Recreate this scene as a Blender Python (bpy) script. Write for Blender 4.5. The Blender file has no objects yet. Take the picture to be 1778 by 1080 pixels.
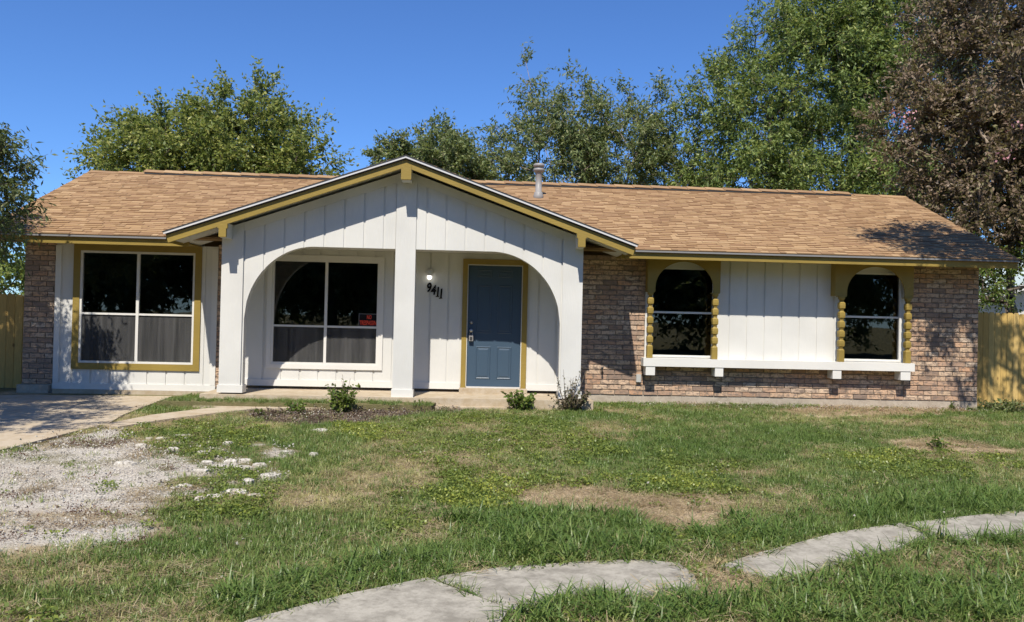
import bpy, math, random
import numpy as np
from mathutils import Matrix, Vector
R = math.radians
sc = bpy.context.scene
col = sc.collection
random.seed(4); RNG = np.random.default_rng(11)

# ------------------------------------------------------------------ camera
W, H, FPX = 1778, 1080, 1450.0
CAM = np.array([0.0, -14.075, 1.525]); YAW, PITCH, ROLL = .0497, .0088, .0231
_cy, _sy = math.cos(YAW), math.sin(YAW)
FW = np.array([_sy*math.cos(PITCH), _cy*math.cos(PITCH), math.sin(PITCH)])
_r = np.array([_cy, -_sy, 0.]); _u = np.cross(_r, FW)
RT = math.cos(ROLL)*_r + math.sin(ROLL)*_u; UP = -math.sin(ROLL)*_r + math.cos(ROLL)*_u
cd = bpy.data.cameras.new('camera'); cam = bpy.data.objects.new('camera', cd); col.objects.link(cam)
cd.sensor_width = 36; cd.lens = FPX/W*36; cd.clip_start = .1; cd.clip_end = 3000
cam.matrix_world = Matrix(((RT[0], UP[0], -FW[0], CAM[0]), (RT[1], UP[1], -FW[1], CAM[1]), (RT[2], UP[2], -FW[2], CAM[2]), (0, 0, 0, 1)))
sc.camera = cam

# ------------------------------------------------------------------ sky, sun, exposure
SUN_DIR = Vector((.15*1.42, 1.0, -1.42)).normalized()        # direction the light travels
elev = math.asin(-SUN_DIR.z); azim = math.atan2(-SUN_DIR.x, -SUN_DIR.y)   # azimuth of the sun from +Y towards +X
wd = bpy.data.worlds.new('World'); sc.world = wd; wd.use_nodes = True
nt = wd.node_tree; sky = nt.nodes.new('ShaderNodeTexSky'); sky.sky_type = 'NISHITA'; sky.sun_disc = False
sky.sun_elevation = elev; sky.sun_rotation = azim; sky.air_density = 1.0; sky.dust_density = 0.0; sky.ozone_density = 5.0; sky.altitude = 900
tint = nt.nodes.new('ShaderNodeMix'); tint.data_type = 'RGBA'; tint.blend_type = 'MULTIPLY'; tint.inputs[0].default_value = 1; tint.inputs[7].default_value = (.95, 1.34, 1.88, 1)
nt.links.new(sky.outputs[0], tint.inputs[6]); nt.links.new(tint.outputs[2], nt.nodes['Background'].inputs[0]); nt.nodes['Background'].inputs[1].default_value = .064
sl = bpy.data.lights.new('sun', 'SUN'); sl.energy = 5.0; sl.angle = R(.5); sl.color = (1, .93, .82)
so = bpy.data.objects.new('sun', sl); col.objects.link(so); so.rotation_euler = SUN_DIR.to_track_quat('-Z', 'Y').to_euler(); so.location = (-6, -25, 30)
vs = sc.view_settings; vs.view_transform = 'Standard'; vs.look = 'None'; vs.exposure = 0.40; vs.gamma = 1
sc.cycles.use_denoising = True; sc.cycles.max_bounces = 6; sc.cycles.transparent_max_bounces = 12; sc.cycles.caustics_reflective = False; sc.cycles.caustics_refractive = False

# ------------------------------------------------------------------ pixel helpers
GA, GB = .13, .015
def zg0(y): return GA + GB*np.clip(y, -16, 1)
def vnoise(x, y, s, seed=0):
    x = np.asarray(x, float)*s; y = np.asarray(y, float)*s
    xi = np.floor(x).astype(np.int64); yi = np.floor(y).astype(np.int64); fx = x-xi; fy = y-yi
    fx = fx*fx*(3-2*fx); fy = fy*fy*(3-2*fy)
    def h(a, b):
        n = (a*374761393 + b*668265263 + seed*1442695041) & 0xffffffff
        n = ((n ^ (n >> 13))*1274126177) & 0xffffffff
        return ((n ^ (n >> 16)) & 0xffff)/65535.0
    return (h(xi, yi)*(1-fx)+h(xi+1, yi)*fx)*(1-fy)+(h(xi, yi+1)*(1-fx)+h(xi+1, yi+1)*fx)*fy
def fbm(x, y, s, seed=0, o=3):
    v = 0; a = .5; t = 0
    for i in range(o): v = v+a*vnoise(x, y, s*2**i, seed+i*17); t += a; a *= .5
    return v/t
def ray(x, y): return FW + RT*(x-W/2)/FPX - UP*(y-H/2)/FPX
def gp(x, y):
    d = ray(x, y); t = (GA+GB*CAM[1]-CAM[2])/(d[2]-GB*d[1]); return CAM + t*d
def at(x, y, Y):
    d = ray(x, y); t = (Y-CAM[1])/d[1]; return CAM + t*d
def topx(P):
    d = np.asarray(P, float)-CAM; z = d@FW; z = np.where(np.abs(z) < 1e-3, 1e-3, z)
    return W/2+FPX*(d@RT)/z, H/2-FPX*(d@UP)/z
def inpoly(x, y, poly):
    x = np.asarray(x); y = np.asarray(y); ins = np.zeros(x.shape, bool); n = len(poly); j = n-1
    for i in range(n):
        xi, yi = poly[i]; xj, yj = poly[j]
        c = ((yi > y) != (yj > y)) & (x < (xj-xi)*(y-yi)/((yj-yi) if yj != yi else 1e-9)+xi)
        ins ^= c; j = i
    return ins

# ------------------------------------------------------------------ object helpers
def tag(o, label=None, cat=None, group=None, kind=None):
    if label: o['label'] = label
    if cat: o['category'] = cat
    if group: o['group'] = group
    if kind: o['kind'] = kind
    return o
def empty(name, loc=(0, 0, 0)):
    o = bpy.data.objects.new(name, None); o.location = loc; col.objects.link(o); o.empty_display_size = .2; return o
def link(name, me, mat=None, parent=None, loc=(0, 0, 0)):
    o = bpy.data.objects.new(name, me); col.objects.link(o); o.location = loc
    if mat and len(me.materials) == 0: me.materials.append(mat)
    if parent: o.parent = parent
    return o
class MB:
    def __init__(s): s.v = []; s.f = []; s.sm = []
    def add(s, vs, fs, smooth=False):
        n = len(s.v); s.v += [tuple(map(float, v)) for v in vs]; s.f += [tuple(n+i for i in f) for f in fs]; s.sm += [smooth]*len(fs); return s
    def box(s, x0, x1, y0, y1, z0, z1):
        return s.add([(x0, y0, z0), (x1, y0, z0), (x1, y1, z0), (x0, y1, z0), (x0, y0, z1), (x1, y0, z1), (x1, y1, z1), (x0, y1, z1)],
                     [(0, 1, 5, 4), (1, 2, 6, 5), (2, 3, 7, 6), (3, 0, 4, 7), (4, 5, 6, 7), (3, 2, 1, 0)])
    def prism(s, poly, y0, y1):            # polygon in XZ (counter-clockwise seen from -Y) extruded along Y
        n = len(poly)
        vs = [(x, y0, z) for x, z in poly]+[(x, y1, z) for x, z in poly]
        fs = [tuple(range(n)), tuple(range(2*n-1, n-1, -1))]+[(i, i+n, (i+1) % n+n, (i+1) % n) for i in range(n)]
        return s.add(vs, fs)
    def slab(s, poly, z0, z1):             # polygon in XY extruded along Z; z1 may be a function of (x, y)
        a = sum(poly[i][0]*poly[(i+1) % len(poly)][1]-poly[(i+1) % len(poly)][0]*poly[i][1] for i in range(len(poly)))
        if a < 0: poly = poly[::-1]
        n = len(poly); zt = z1 if callable(z1) else (lambda x, y: z1); zb = z0 if callable(z0) else (lambda x, y: z0)
        vs = [(x, y, zb(x, y)) for x, y in poly]+[(x, y, zt(x, y)) for x, y in poly]
        fs = [tuple(range(n-1, -1, -1)), tuple(range(n, 2*n))]+[(i, (i+1) % n, (i+1) % n+n, i+n) for i in range(n)]
        return s.add(vs, fs)
    def lathe(s, prof, c=(0, 0, 0), n=14, sq=0, smooth=True):
        vs = []; fs = []
        for r, z in prof:
            for i in range(n):
                a = 2*math.pi*(i+.5)/n; k = 1/(max(abs(math.cos(a)), abs(math.sin(a)))**sq) if sq else 1
                vs.append((c[0]+r*k*math.cos(a), c[1]+r*k*math.sin(a), c[2]+z))
        for j in range(len(prof)-1):
            for i in range(n): fs.append((j*n+i, j*n+(i+1) % n, (j+1)*n+(i+1) % n, (j+1)*n+i))
        fs.append(tuple(range(n-1, -1, -1))); m = (len(prof)-1)*n; fs.append(tuple(range(m, m+n)))
        return s.add(vs, fs, smooth)
    def tube(s, p, q, r0, r1, n=5):
        p = np.array(p, float); q = np.array(q, float); d = q-p; L = np.linalg.norm(d)
        if L < 1e-6: return s
        d /= L; a = np.cross(d, (0, 0, 1) if abs(d[2]) < .9 else (1, 0, 0)); a /= np.linalg.norm(a); b = np.cross(d, a)
        vs = [p+r0*(a*math.cos(2*math.pi*i/n)+b*math.sin(2*math.pi*i/n)) for i in range(n)]+[q+r1*(a*math.cos(2*math.pi*i/n)+b*math.sin(2*math.pi*i/n)) for i in range(n)]
        return s.add(vs, [(i, (i+1) % n, (i+1) % n+n, i+n) for i in range(n)]+[tuple(range(n, 2*n))], True)
    def mesh(s, name):
        me = bpy.data.meshes.new(name); me.from_pydata(s.v, [], s.f)
        if any(s.sm): me.polygons.foreach_set('use_smooth', s.sm)
        me.update(); return me
    def build(s, name, mat, parent=None, loc=(0, 0, 0)): return link(name, s.mesh(name), mat, parent, loc)
def quads(name, V):                         # V: (n,4,3) array of quads
    n = len(V); me = bpy.data.meshes.new(name); me.vertices.add(4*n); me.vertices.foreach_set('co', V.reshape(-1).astype(np.float32))
    me.loops.add(4*n); me.loops.foreach_set('vertex_index', np.arange(4*n, dtype=np.int32)); me.polygons.add(n)
    me.polygons.foreach_set('loop_start', np.arange(0, 4*n, 4, dtype=np.int32)); me.update(calc_edges=True); return me

# ------------------------------------------------------------------ materials
class NT:
    def __init__(s, name):
        s.m = bpy.data.materials.new(name); s.m.use_nodes = True; s.t = s.m.node_tree; s.b = s.t.nodes['Principled BSDF']; s.out = s.t.nodes['Material Output']
    def n(s, typ, ins={}, **kw):
        nd = s.t.nodes.new('ShaderNode'+typ)
        for k, v in kw.items(): setattr(nd, k, v)
        for k, v in ins.items(): s.set(nd.inputs[k], v)
        return nd
    def set(s, i, v):
        if hasattr(v, 'is_output') or isinstance(v, bpy.types.NodeSocket): s.t.links.new(v, i)
        else: i.default_value = (*v, 1) if isinstance(v, tuple) and len(v) == 3 and i.type == 'RGBA' else v
    def noise(s, scale, detail=4, vec=None, rough=.55, w=None):
        nd = s.n('TexNoise', {'Scale': scale, 'Detail': detail, 'Roughness': rough})
        if vec is not None: s.set(nd.inputs['Vector'], vec)
        return nd.outputs['Fac']
    def ramp(s, fac, stops, interp='LINEAR'):
        nd = s.n('ValToRGB', {'Fac': fac}); cr = nd.color_ramp; cr.interpolation = interp
        while len(cr.elements) < len(stops): cr.elements.new(.5)
        for e, (p, c) in zip(cr.elements, stops): e.position = p; e.color = (*c, 1) if len(c) == 3 else c
        return nd.outputs['Color']
    def mix(s, f, a, b, mode='MIX'):
        nd = s.n('Mix', data_type='RGBA', blend_type=mode)
        s.set(nd.inputs[0], f); s.set(nd.inputs[6], a); s.set(nd.inputs[7], b); return nd.outputs[2]
    def math(s, op, a, b=0.0, clamp=False):
        nd = s.n('Math', operation=op, use_clamp=clamp); s.set(nd.inputs[0], a); s.set(nd.inputs[1], b); return nd.outputs[0]
    def pos(s): return s.n('NewGeometry').outputs['Position']
    def scaled(s, v, sc3): return s.n('VectorMath', {0: v, 1: sc3}, operation='MULTIPLY').outputs[0]
    def rnd(s):                             # random per object and per loose piece
        a = s.n('ObjectInfo').outputs['Random']; b = s.n('NewGeometry').outputs['Random Per Island']
        return s.math('FRACT', s.math('ADD', s.math('MULTIPLY', a, 7.31), b))
    def bump(s, h, strength=.3, dist=.01): s.set(s.b.inputs['Normal'], s.n('Bump', {'Height': h, 'Strength': strength, 'Distance': dist}).outputs[0])
    def fin(s, color=None, rough=.6, spec=.3, metal=0):
        if color is not None: s.set(s.b.inputs['Base Color'], color)
        s.set(s.b.inputs['Roughness'], rough); s.b.inputs['Specular IOR Level'].default_value = spec; s.b.inputs['Metallic'].default_value = metal
        return s.m
M = {}
def paint(key, c, rough=.55, grain=.12, dirt=.10, axis=(14, 14, 1.2)):
    t = NT(key); p = t.pos(); g = t.noise(6, 5, t.scaled(p, axis)); big = t.noise(1.3, 4, p)
    d = tuple(x*(1-dirt*2.2) for x in c)
    cc = t.mix(t.math('MULTIPLY', t.ramp(big, [(.38, (0, 0, 0)), (.72, (1, 1, 1))]), .55), c, d)
    cc = t.mix(t.math('MULTIPLY', g, dirt), cc, tuple(x*.55 for x in c))
    t.bump(g, grain*2.5, .006); M[key] = t.fin(cc, rough, .3); return M[key]
paint('white_paint', (.645, .64, .605), .55, .14, .09)
paint('white_trim', (.68, .67, .63), .5, .05, .06)
paint('ochre_paint', (.305, .218, .052), .5, .22, .16, (3, 3, 9))
paint('door_paint', (.052, .086, .128), .42, .04, .05)
paint('grey_metal', (.30, .29, .28), .45, .05, .15)
paint('drip_metal', (.62, .62, .62), .35, .03, .10)
paint('eave_metal', (.24, .24, .24), .4, .03, .1)
paint('dark_metal', (.05, .05, .05), .5)
t = NT('brick'); r = t.rnd(); p = t.pos()
c = t.ramp(r, [(0, (.54, .38, .245)), (.16, (.44, .27, .17)), (.30, (.58, .43, .30)), (.44, (.50, .29, .165)), (.56, (.54, .42, .31)), (.68, (.25, .155, .105)), (.78, (.46, .28, .18)), (.86, (.19, .125, .095)), (.93, (.52, .28, .15)), (1, (.16, .11, .09))])
st = t.noise(9, 5, t.scaled(p, (1, 1, 2.4)), .7); st2 = t.noise(60, 3, p); st3 = t.noise(26, 4, t.scaled(p, (1, 1, .7)), .6)
c = t.mix(t.ramp(st, [(.49, (0, 0, 0)), (.57, (.9, .9, .9))]), c, (.13, .09, .072)); c = t.mix(t.ramp(st3, [(.54, (0, 0, 0)), (.62, (.75, .75, .75))]), c, (.17, .125, .10))
c = t.mix(t.math('MULTIPLY', st2, .25), c, (.72, .62, .50)); t.bump(t.math('ADD', st, st2), .55, .008); M['brick'] = t.fin(c, .9, .15)
t = NT('mortar'); c = t.ramp(t.noise(25, 4, t.pos()), [(.3, (.19, .165, .135)), (.7, (.30, .26, .21))]); M['mortar'] = t.fin(c, .95, .1)
t = NT('shingle'); r = t.rnd(); p = t.pos()
c = t.ramp(r, [(0, (0.388, 0.262, 0.137)), (.2, (0.320, 0.207, 0.107)), (.4, (0.421, 0.294, 0.163)), (.6, (0.304, 0.193, 0.099)), (.75, (0.396, 0.266, 0.145)), (.9, (0.253, 0.156, 0.081)), (1, (0.354, 0.239, 0.128))])
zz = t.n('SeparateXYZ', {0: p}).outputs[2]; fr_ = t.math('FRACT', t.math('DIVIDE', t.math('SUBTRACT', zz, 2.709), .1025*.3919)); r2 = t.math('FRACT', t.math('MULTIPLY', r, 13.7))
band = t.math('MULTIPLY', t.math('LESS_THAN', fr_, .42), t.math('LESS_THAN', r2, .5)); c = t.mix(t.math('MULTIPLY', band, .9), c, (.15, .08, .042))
c = t.mix(t.math('MULTIPLY', t.noise(220, 2, p), .4), c, (.28, .17, .10)); c = t.mix(t.ramp(t.noise(.5, 3, p), [(.4, (0, 0, 0)), (.75, (.15, .15, .15))]), c, (.25, .16, .11))
t.bump(t.noise(260, 2, p), .5, .004); M['shingle'] = t.fin(c, .92, .15)
def concrete(key, a, b, stain):
    t = NT(key); p = t.pos(); n1 = t.noise(1.1, 6, p, .65); n2 = t.noise(40, 3, p)
    c = t.mix(n1, a, b); c = t.mix(t.ramp(t.noise(2.3, 6, p, .7), [(.52, (0, 0, 0)), (.74, (.75, .75, .75))]), c, stain)
    c = t.mix(t.math('MULTIPLY', n2, .35), c, tuple(x*.6 for x in a)); t.bump(n2, .35, .006)
    c = t.mix(t.ramp(t.noise(6, 9, p, .72), [(.44, (0, 0, 0)), (.62, (.75, .75, .75))]), c, stain); c = t.mix(t.ramp(t.noise(26, 5, p, .7), [(.5, (0, 0, 0)), (.68, (.5, .5, .5))]), c, stain)
    M[key] = t.fin(c, .9, .15)
concrete('concrete', (.46, .39, .29), (.52, .45, .35), (.36, .28, .18))
concrete('walk_concrete', (.35, .326, .272), (.43, .402, .338), (.18, .165, .135))
concrete('foundation', (.44, .385, .31), (.50, .44, .36), (.32, .27, .215))
t = NT('wood_fence'); r = t.rnd(); p = t.pos(); g = t.noise(5, 6, t.scaled(p, (22, 22, 1.4)), .65)
c = t.ramp(r, [(0, (.56, .38, .12)), (.4, (.64, .46, .17)), (.7, (.52, .34, .105)), (1, (.66, .49, .20))]); c = t.mix(t.ramp(g, [(.42, (0, 0, 0)), (.72, (.6, .6, .6))]), c, (.30, .19, .07))
kn = t.n('TexVoronoi', {'Scale': 2.6, 'Vector': t.scaled(p, (1, 1, .6))}).outputs['Distance']; c = t.mix(t.ramp(kn, [(.03, (.8, .8, .8)), (.07, (0, 0, 0))]), c, (.14, .075, .03))
t.bump(g, .3, .005); M['wood_fence'] = t.fin(c, .8, .2)
t = NT('bark'); p = t.pos(); g = t.noise(7, 6, t.scaled(p, (6, 6, 1.2)), .65); t.bump(g, .8, .03); M['bark'] = t.fin(t.ramp(g, [(.3, (.07, .055, .04)), (.7, (.23, .19, .15))]), .95, .1)
t = NT('pale_bark'); p = t.pos(); g = t.noise(5, 5, t.scaled(p, (5, 5, 1)), .6); M['pale_bark'] = t.fin(t.ramp(g, [(.35, (.16, .12, .09)), (.65, (.36, .30, .24))]), .85, .15)
def leafmat(key, stops, trans=.35, rough=.5, spec=.35):
    t = NT(key); r = t.n('NewGeometry').outputs['Random Per Island']; o = t.n('ObjectInfo').outputs['Random']
    c = t.ramp(r, stops); t.fin(c, rough, spec)
    tr = t.n('BsdfTranslucent', {'Color': t.mix(.35, c, (.30, .36, .05))}); ms = t.n('MixShader', {0: trans, 1: t.b.outputs[0], 2: tr.outputs[0]})
    t.t.links.new(ms.outputs[0], t.out.inputs['Surface']); M[key] = t.m
leafmat('elm_leaf', [(0, (0.092, 0.133, 0.032)), (.45, (0.173, 0.226, 0.058)), (.8, (0.292, 0.314, 0.075)), (1, (0.454, 0.441, 0.127))], .42)
leafmat('olive_leaf', [(0, (0.085, 0.124, 0.046)), (.5, (0.156, 0.202, 0.072)), (.85, (0.247, 0.280, 0.111)), (1, (0.390, 0.390, 0.208))], .4)
leafmat('bright_leaf', [(0, (0.087, 0.133, 0.037)), (.45, (0.169, 0.238, 0.063)), (.85, (0.257, 0.321, 0.092)), (1, (0.431, 0.443, 0.138))], .42)
leafmat('brown_leaf', [(0, (0.103, 0.071, 0.048)), (.4, (0.196, 0.138, 0.092)), (.75, (0.276, 0.201, 0.136)), (.92, (0.172, 0.178, 0.069)), (1, (0.391, 0.287, 0.207))], .28)
leafmat('willow_leaf', [(0, (0.051, 0.087, 0.031)), (.5, (0.102, 0.143, 0.051)), (.9, (0.184, 0.214, 0.092)), (1, (0.306, 0.316, 0.163))], .35)
leafmat('shrub_leaf', [(0, (.065, .115, .025)), (.5, (.13, .20, .04)), (1, (.25, .30, .07))], .4)
leafmat('purple_leaf', [(0, (.045, .04, .025)), (.5, (.085, .065, .04)), (.8, (.07, .09, .03)), (1, (.15, .11, .07))], .2)
leafmat('pink_petal', [(0, (.40, .17, .19)), (1, (.60, .32, .36))], .2)
def simple(key, c, rough=.6, spec=.3, metal=0): t = NT(key); M[key] = t.fin(c, rough, spec, metal)
simple('black', (.008, .008, .009), .7, .15); simple('red_print', (.85, .075, .035), .5); simple('grey_print', (.25, .25, .25), .5); simple('steel', (.55, .54, .52), .3, .5, .9); simple('interior', (.30, .27, .23), .8); simple('interior_white', (.5, .48, .44), .7)
simple('asphalt', (.05, .05, .05), .9); simple('teal_roof', (.42, .50, .50), .7); simple('neighbor_wall', (.55, .54, .50), .8); simple('outlet_grey', (.42, .42, .40), .6); simple('dead_leaf', (.16, .09, .045), .8)
t = NT('glass'); fr = t.n('Fresnel', {'IOR': 1.5}); gl = t.n('BsdfGlossy', {'Color': (1, 1, 1), 'Roughness': .01})
wob = t.n('Bump', {'Height': t.noise(1.6, 2, t.pos()), 'Strength': .012, 'Distance': .05}); t.set(gl.inputs['Normal'], wob.outputs[0])
tp = t.n('BsdfTransparent', {'Color': (.42, .45, .46)}); ms = t.n('MixShader', {0: t.math('MULTIPLY', fr.outputs[0], 1.9, True), 1: tp.outputs[0], 2: gl.outputs[0]}); t.t.links.new(ms.outputs[0], t.out.inputs['Surface']); M['glass'] = t.m
t = NT('insect_screen'); p = t.pos(); w = t.noise(2.2, 4, t.scaled(p, (6, 1, .25)), .6); df = t.n('BsdfDiffuse', {'Color': t.ramp(w, [(.3, (.045, .046, .047)), (.75, (.12, .12, .12))])}); tp = t.n('BsdfTransparent', {'Color': (1, 1, 1)})
ms = t.n('MixShader', {0: .72, 1: tp.outputs[0], 2: df.outputs[0]}); t.t.links.new(ms.outputs[0], t.out.inputs['Surface']); M['insect_screen'] = t.m
t = NT('bulb'); t.fin((.9, .9, .85), .4); t.b.inputs['Emission Color'].default_value = (1, .96, .88, 1); t.b.inputs['Emission Strength'].default_value = 2.2; M['bulb'] = t.m
simple('lamp_white', (.62, .62, .60), .35)
# ground: gravel, straw and mulch areas come from a painted attribute, the rest is dry soil with thatch
t = NT('ground'); p = t.pos(); at_ = t.n('Attribute', attribute_name='area'); sp = t.n('SeparateColor', {0: at_.outputs['Color']})
n1 = t.noise(14, 6, p, .7); n2 = t.noise(90, 3, p); n3 = t.noise(1.4, 4, p)
soil = t.mix(n1, (.10, .085, .045), (.30, .25, .14)); soil = t.mix(n3, soil, (.15, .15, .06))
straw = t.ramp(t.noise(55, 4, t.scaled(p, (1, 2.2, 1)), .7), [(.34, (.20, .145, .09)), (.48, (.44, .34, .22)), (.62, (.70, .58, .40))])
gv = t.ramp(t.noise(70, 4, p, .7), [(.36, (.24, .205, .16)), (.48, (.50, .46, .40)), (.62, (.64, .61, .55))]); gv = t.mix(t.ramp(n3, [(.45, (0, 0, 0)), (.7, (.6, .6, .6))]), gv, (.40, .34, .27))
mul = t.ramp(n2, [(.3, (.06, .045, .035)), (.7, (.19, .14, .10))])
c = t.mix(sp.outputs[1], soil, straw); c = t.mix(sp.outputs[0], c, gv); c = t.mix(sp.outputs[2], c, mul)
t.bump(t.math('ADD', n1, n2), .9, .02); M['ground'] = t.fin(c, .95, .1)
def bladeset(key, stops):
    t = NT(key); ti = t.n('Attribute', attribute_name='tint', attribute_type='INSTANCER'); r = t.n('NewGeometry').outputs['Random Per Island']
    f = t.math('ADD', t.math('MULTIPLY', ti.outputs['Fac'], .62), t.math('MULTIPLY', r, .38)); c = t.ramp(f, stops); t.fin(c, .42, .45)
    tr = t.n('BsdfTranslucent', {'Color': c}); ms = t.n('MixShader', {0: .35, 1: t.b.outputs[0], 2: tr.outputs[0]}); t.t.links.new(ms.outputs[0], t.out.inputs['Surface']); M[key] = t.m
bladeset('grass', [(0, (0.072, 0.133, 0.026)), (.28, (0.125, 0.201, 0.041)), (.5, (0.201, 0.265, 0.069)), (.72, (0.361, 0.360, 0.129)), (1, (0.622, 0.551, 0.276))])
bladeset('weed', [(0, (.09, .135, .03)), (.4, (.165, .22, .045)), (.7, (.30, .34, .06)), (1, (.58, .54, .09))])
bladeset('straw', [(0, (.20, .14, .08)), (.5, (.42, .33, .19)), (1, (.62, .52, .34))])
bladeset('stone', [(0, (.34, .30, .24)), (.5, (.58, .545, .475)), (1, (.74, .71, .64))])
bladeset('chip', [(0, (.05, .035, .03)), (.6, (.14, .10, .075)), (1, (.30, .23, .17))])
bladeset('red_litter', [(0, (.065, .036, .024)), (.6, (.15, .08, .05)), (1, (.30, .20, .12))])

# ------------------------------------------------------------------ ground layout (photo pixels turned into ground points)
POLY = dict(
    driveway=[(-700, 690), (38, 688), (300, 690), (262, 704), (215, 722), (190, 737), (130, 752), (60, 770), (0, 785), (-300, 850), (-900, 960)],
    walk_a=[(178, 741), (262, 724), (350, 713), (452, 704), (460, 711), (395, 718), (300, 730), (205, 745)],
    walk_b=[(288, 701), (400, 699), (600, 700), (800, 699), (800, 709), (600, 711), (452, 713), (330, 708)],
    stoop=[(770, 688), (905, 688), (905, 700), (880, 712), (800, 712), (780, 704)],
    slab0=[(430, 1086), (600, 1040), (742, 1011), (884, 1066), (868, 1090), (760, 1180), (250, 1180)],
    slab1=[(748, 1008), (870, 990), (1000, 981), (1110, 976), (1178, 983), (1205, 1003), (1214, 1030), (1110, 1044), (1000, 1040), (930, 1056), (890, 1064)],
    slab2=[(1252, 990), (1300, 972), (1450, 932), (1566, 914), (1616, 938), (1520, 970), (1400, 1002), (1345, 1014)],
    slab3=[(1572, 913), (1778, 890), (2100, 860), (2120, 896), (1778, 934), (1650, 944), (1622, 937)])
GP = {k: [tuple(gp(*q)[:2]) for q in v] for k, v in POLY.items()}
PX_GRAVEL = [(-400, 800), (0, 787), (190, 745), (230, 756), (262, 780), (300, 800), (312, 832), (285, 872), (262, 905), (205, 935), (110, 950), (0, 965), (-400, 1000)]
PX_ROCK = [(270, 775), (330, 752), (420, 770), (500, 778), (545, 795), (480, 830), (470, 870), (400, 886), (340, 890), (300, 850)]
PX_BARE = [(895, 852), (1000, 848), (1110, 856), (1270, 868), (1300, 884), (1235, 910), (1200, 930), (1150, 925), (1120, 903), (1040, 890), (930, 892), (885, 872)]
PX_BARE2 = [(1180, 985), (1262, 975), (1300, 1000), (1350, 1012), (1330, 1035), (1230, 1050), (1190, 1040)]
PX_BARE3 = [(1330, 714), (1420, 706), (1690, 708), (1690, 716), (1560, 722), (1430, 726)]
PX_BARE5 = [(1520, 985), (1600, 958), (1778, 950), (1778, 1005), (1660, 1015), (1560, 1012)]
PX_BARE4 = [(1540, 765), (1620, 760), (1720, 775), (1778, 785), (1778, 795), (1660, 790), (1560, 785)]
PX_MULCH = [(425, 712), (560, 710), (800, 706), (800, 716), (700, 722), (640, 735), (500, 736), (440, 728)]
PX_BROWN = [(0, 855), (90, 866), (180, 872), (290, 890), (300, 925), (230, 955), (120, 945), (20, 925)]
PX_TALL = [[(770, 905), (900, 893), (1050, 890), (1130, 905), (1180, 940), (1160, 972), (1000, 978), (860, 985), (740, 1008), (600, 1035), (480, 1065), (400, 1090), (300, 1090), (420, 1030), (600, 985), (720, 960), (790, 940)],
           [(1205, 930), (1300, 900), (1480, 880), (1778, 850), (1778, 885), (1600, 903), (1450, 925), (1320, 958), (1230, 968)],
           [(880, 1090), (930, 1050), (1050, 1038), (1200, 1042), (1340, 1020), (1420, 1000), (1500, 965), (1600, 945), (1700, 935), (1778, 935), (1778, 1090)],
           [(1090, 755), (1200, 745), (1400, 740), (1450, 760), (1360, 800), (1200, 812), (1110, 790)]]
PX_WEED = [[(660, 740), (800, 722), (1000, 735), (1080, 790), (1060, 845), (940, 870), (800, 880), (740, 862), (760, 815), (650, 790)],
           [(1090, 812), (1200, 800), (1300, 815), (1290, 858), (1180, 866), (1090, 850)], [(1480, 790), (1560, 780), (1778, 792), (1778, 815), (1600, 830), (1500, 825)],
           [(360, 815), (470, 820), (500, 880), (440, 905), (330, 895)], [(210, 760), (330, 735), (460, 735), (470, 770), (380, 790), (260, 790)]]
PX_YELLOW = [[(790, 842), (860, 838), (925, 860), (915, 885), (800, 882), (760, 868)], [(1110, 825), (1250, 830), (1240, 855), (1120, 850)], [(600, 730), (700, 745), (690, 765), (590, 755)], [(1490, 795), (1560, 790), (1570, 815), (1500, 818)]]
def masks(P):
    x, y = topx(P); a = lambda q: inpoly(x, y, q); o = lambda qs: np.any([inpoly(x, y, q) for q in qs], 0)
    return dict(gravel=a(PX_GRAVEL), rock=a(PX_ROCK), bare=a(PX_BARE) | a(PX_BARE2) | a(PX_BARE3) | a(PX_BARE4), mulch=a(PX_MULCH), dryr=a(PX_BARE5), brown=a(PX_BROWN), tall=o(PX_TALL), weed=o(PX_WEED), yellow=o(PX_YELLOW), x=x, y=y)
def zg(x, y):
    x = np.asarray(x, float); y = np.asarray(y, float)
    return zg0(y) + .03*(fbm(x, y, .8, 5)-.5)*np.clip((-y-1.2)/1.5, 0, 1)
gx = np.concatenate([[-900, -400, -150, -70, -40, -24, -16], np.arange(-12, 14.01, .1), [18, 26, 42, 75, 160, 400, 900]])
gy = np.concatenate([[-900, -400, -150, -60, -30, -20, -16, -13], np.arange(-11.4, 1.21, .09), [3, 6, 12, 25, 60, 150, 400, 1500]])
GX, GY = np.meshgrid(gx, gy); P = np.stack([GX.ravel(), GY.ravel(), zg(GX.ravel(), GY.ravel())], 1)
inside = (P[:, 0] > -12) & (P[:, 0] < 14) & (P[:, 1] > -11.4) & (P[:, 1] < 1.2)
mk = masks(P + np.stack([(fbm(P[:, 0], P[:, 1], 2.5, 3)-.5)*.5, (fbm(P[:, 0], P[:, 1], 2.5, 9)-.5)*.8, 0*P[:, 0]], 1))
nz = fbm(P[:, 0], P[:, 1], 3, 21)
g = np.where(mk['gravel'], np.clip(1.25-(fbm(P[:, 0]*.6, P[:, 1]*1.6, 2.4, 51)-.45)*3.2, .2, 1), np.where(mk['rock'], np.clip((nz-.56)*8, 0, 1), 0)); s = np.where(mk['bare'], 1.0, np.clip((fbm(P[:, 0], P[:, 1], 1.1, 33)-.60)*6, 0, .6)); s = np.maximum(s, np.where(mk['brown'], .3, 0)); m_ = np.where(mk['mulch'], 1.0, 0)
A = np.stack([g*inside, s*inside, m_*inside, np.ones(len(P))], 1)
nx, ny = len(gx), len(gy); idx = np.arange(nx*ny).reshape(ny, nx)
F = np.stack([idx[:-1, :-1], idx[:-1, 1:], idx[1:, 1:], idx[1:, :-1]], -1).reshape(-1, 4)
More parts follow.
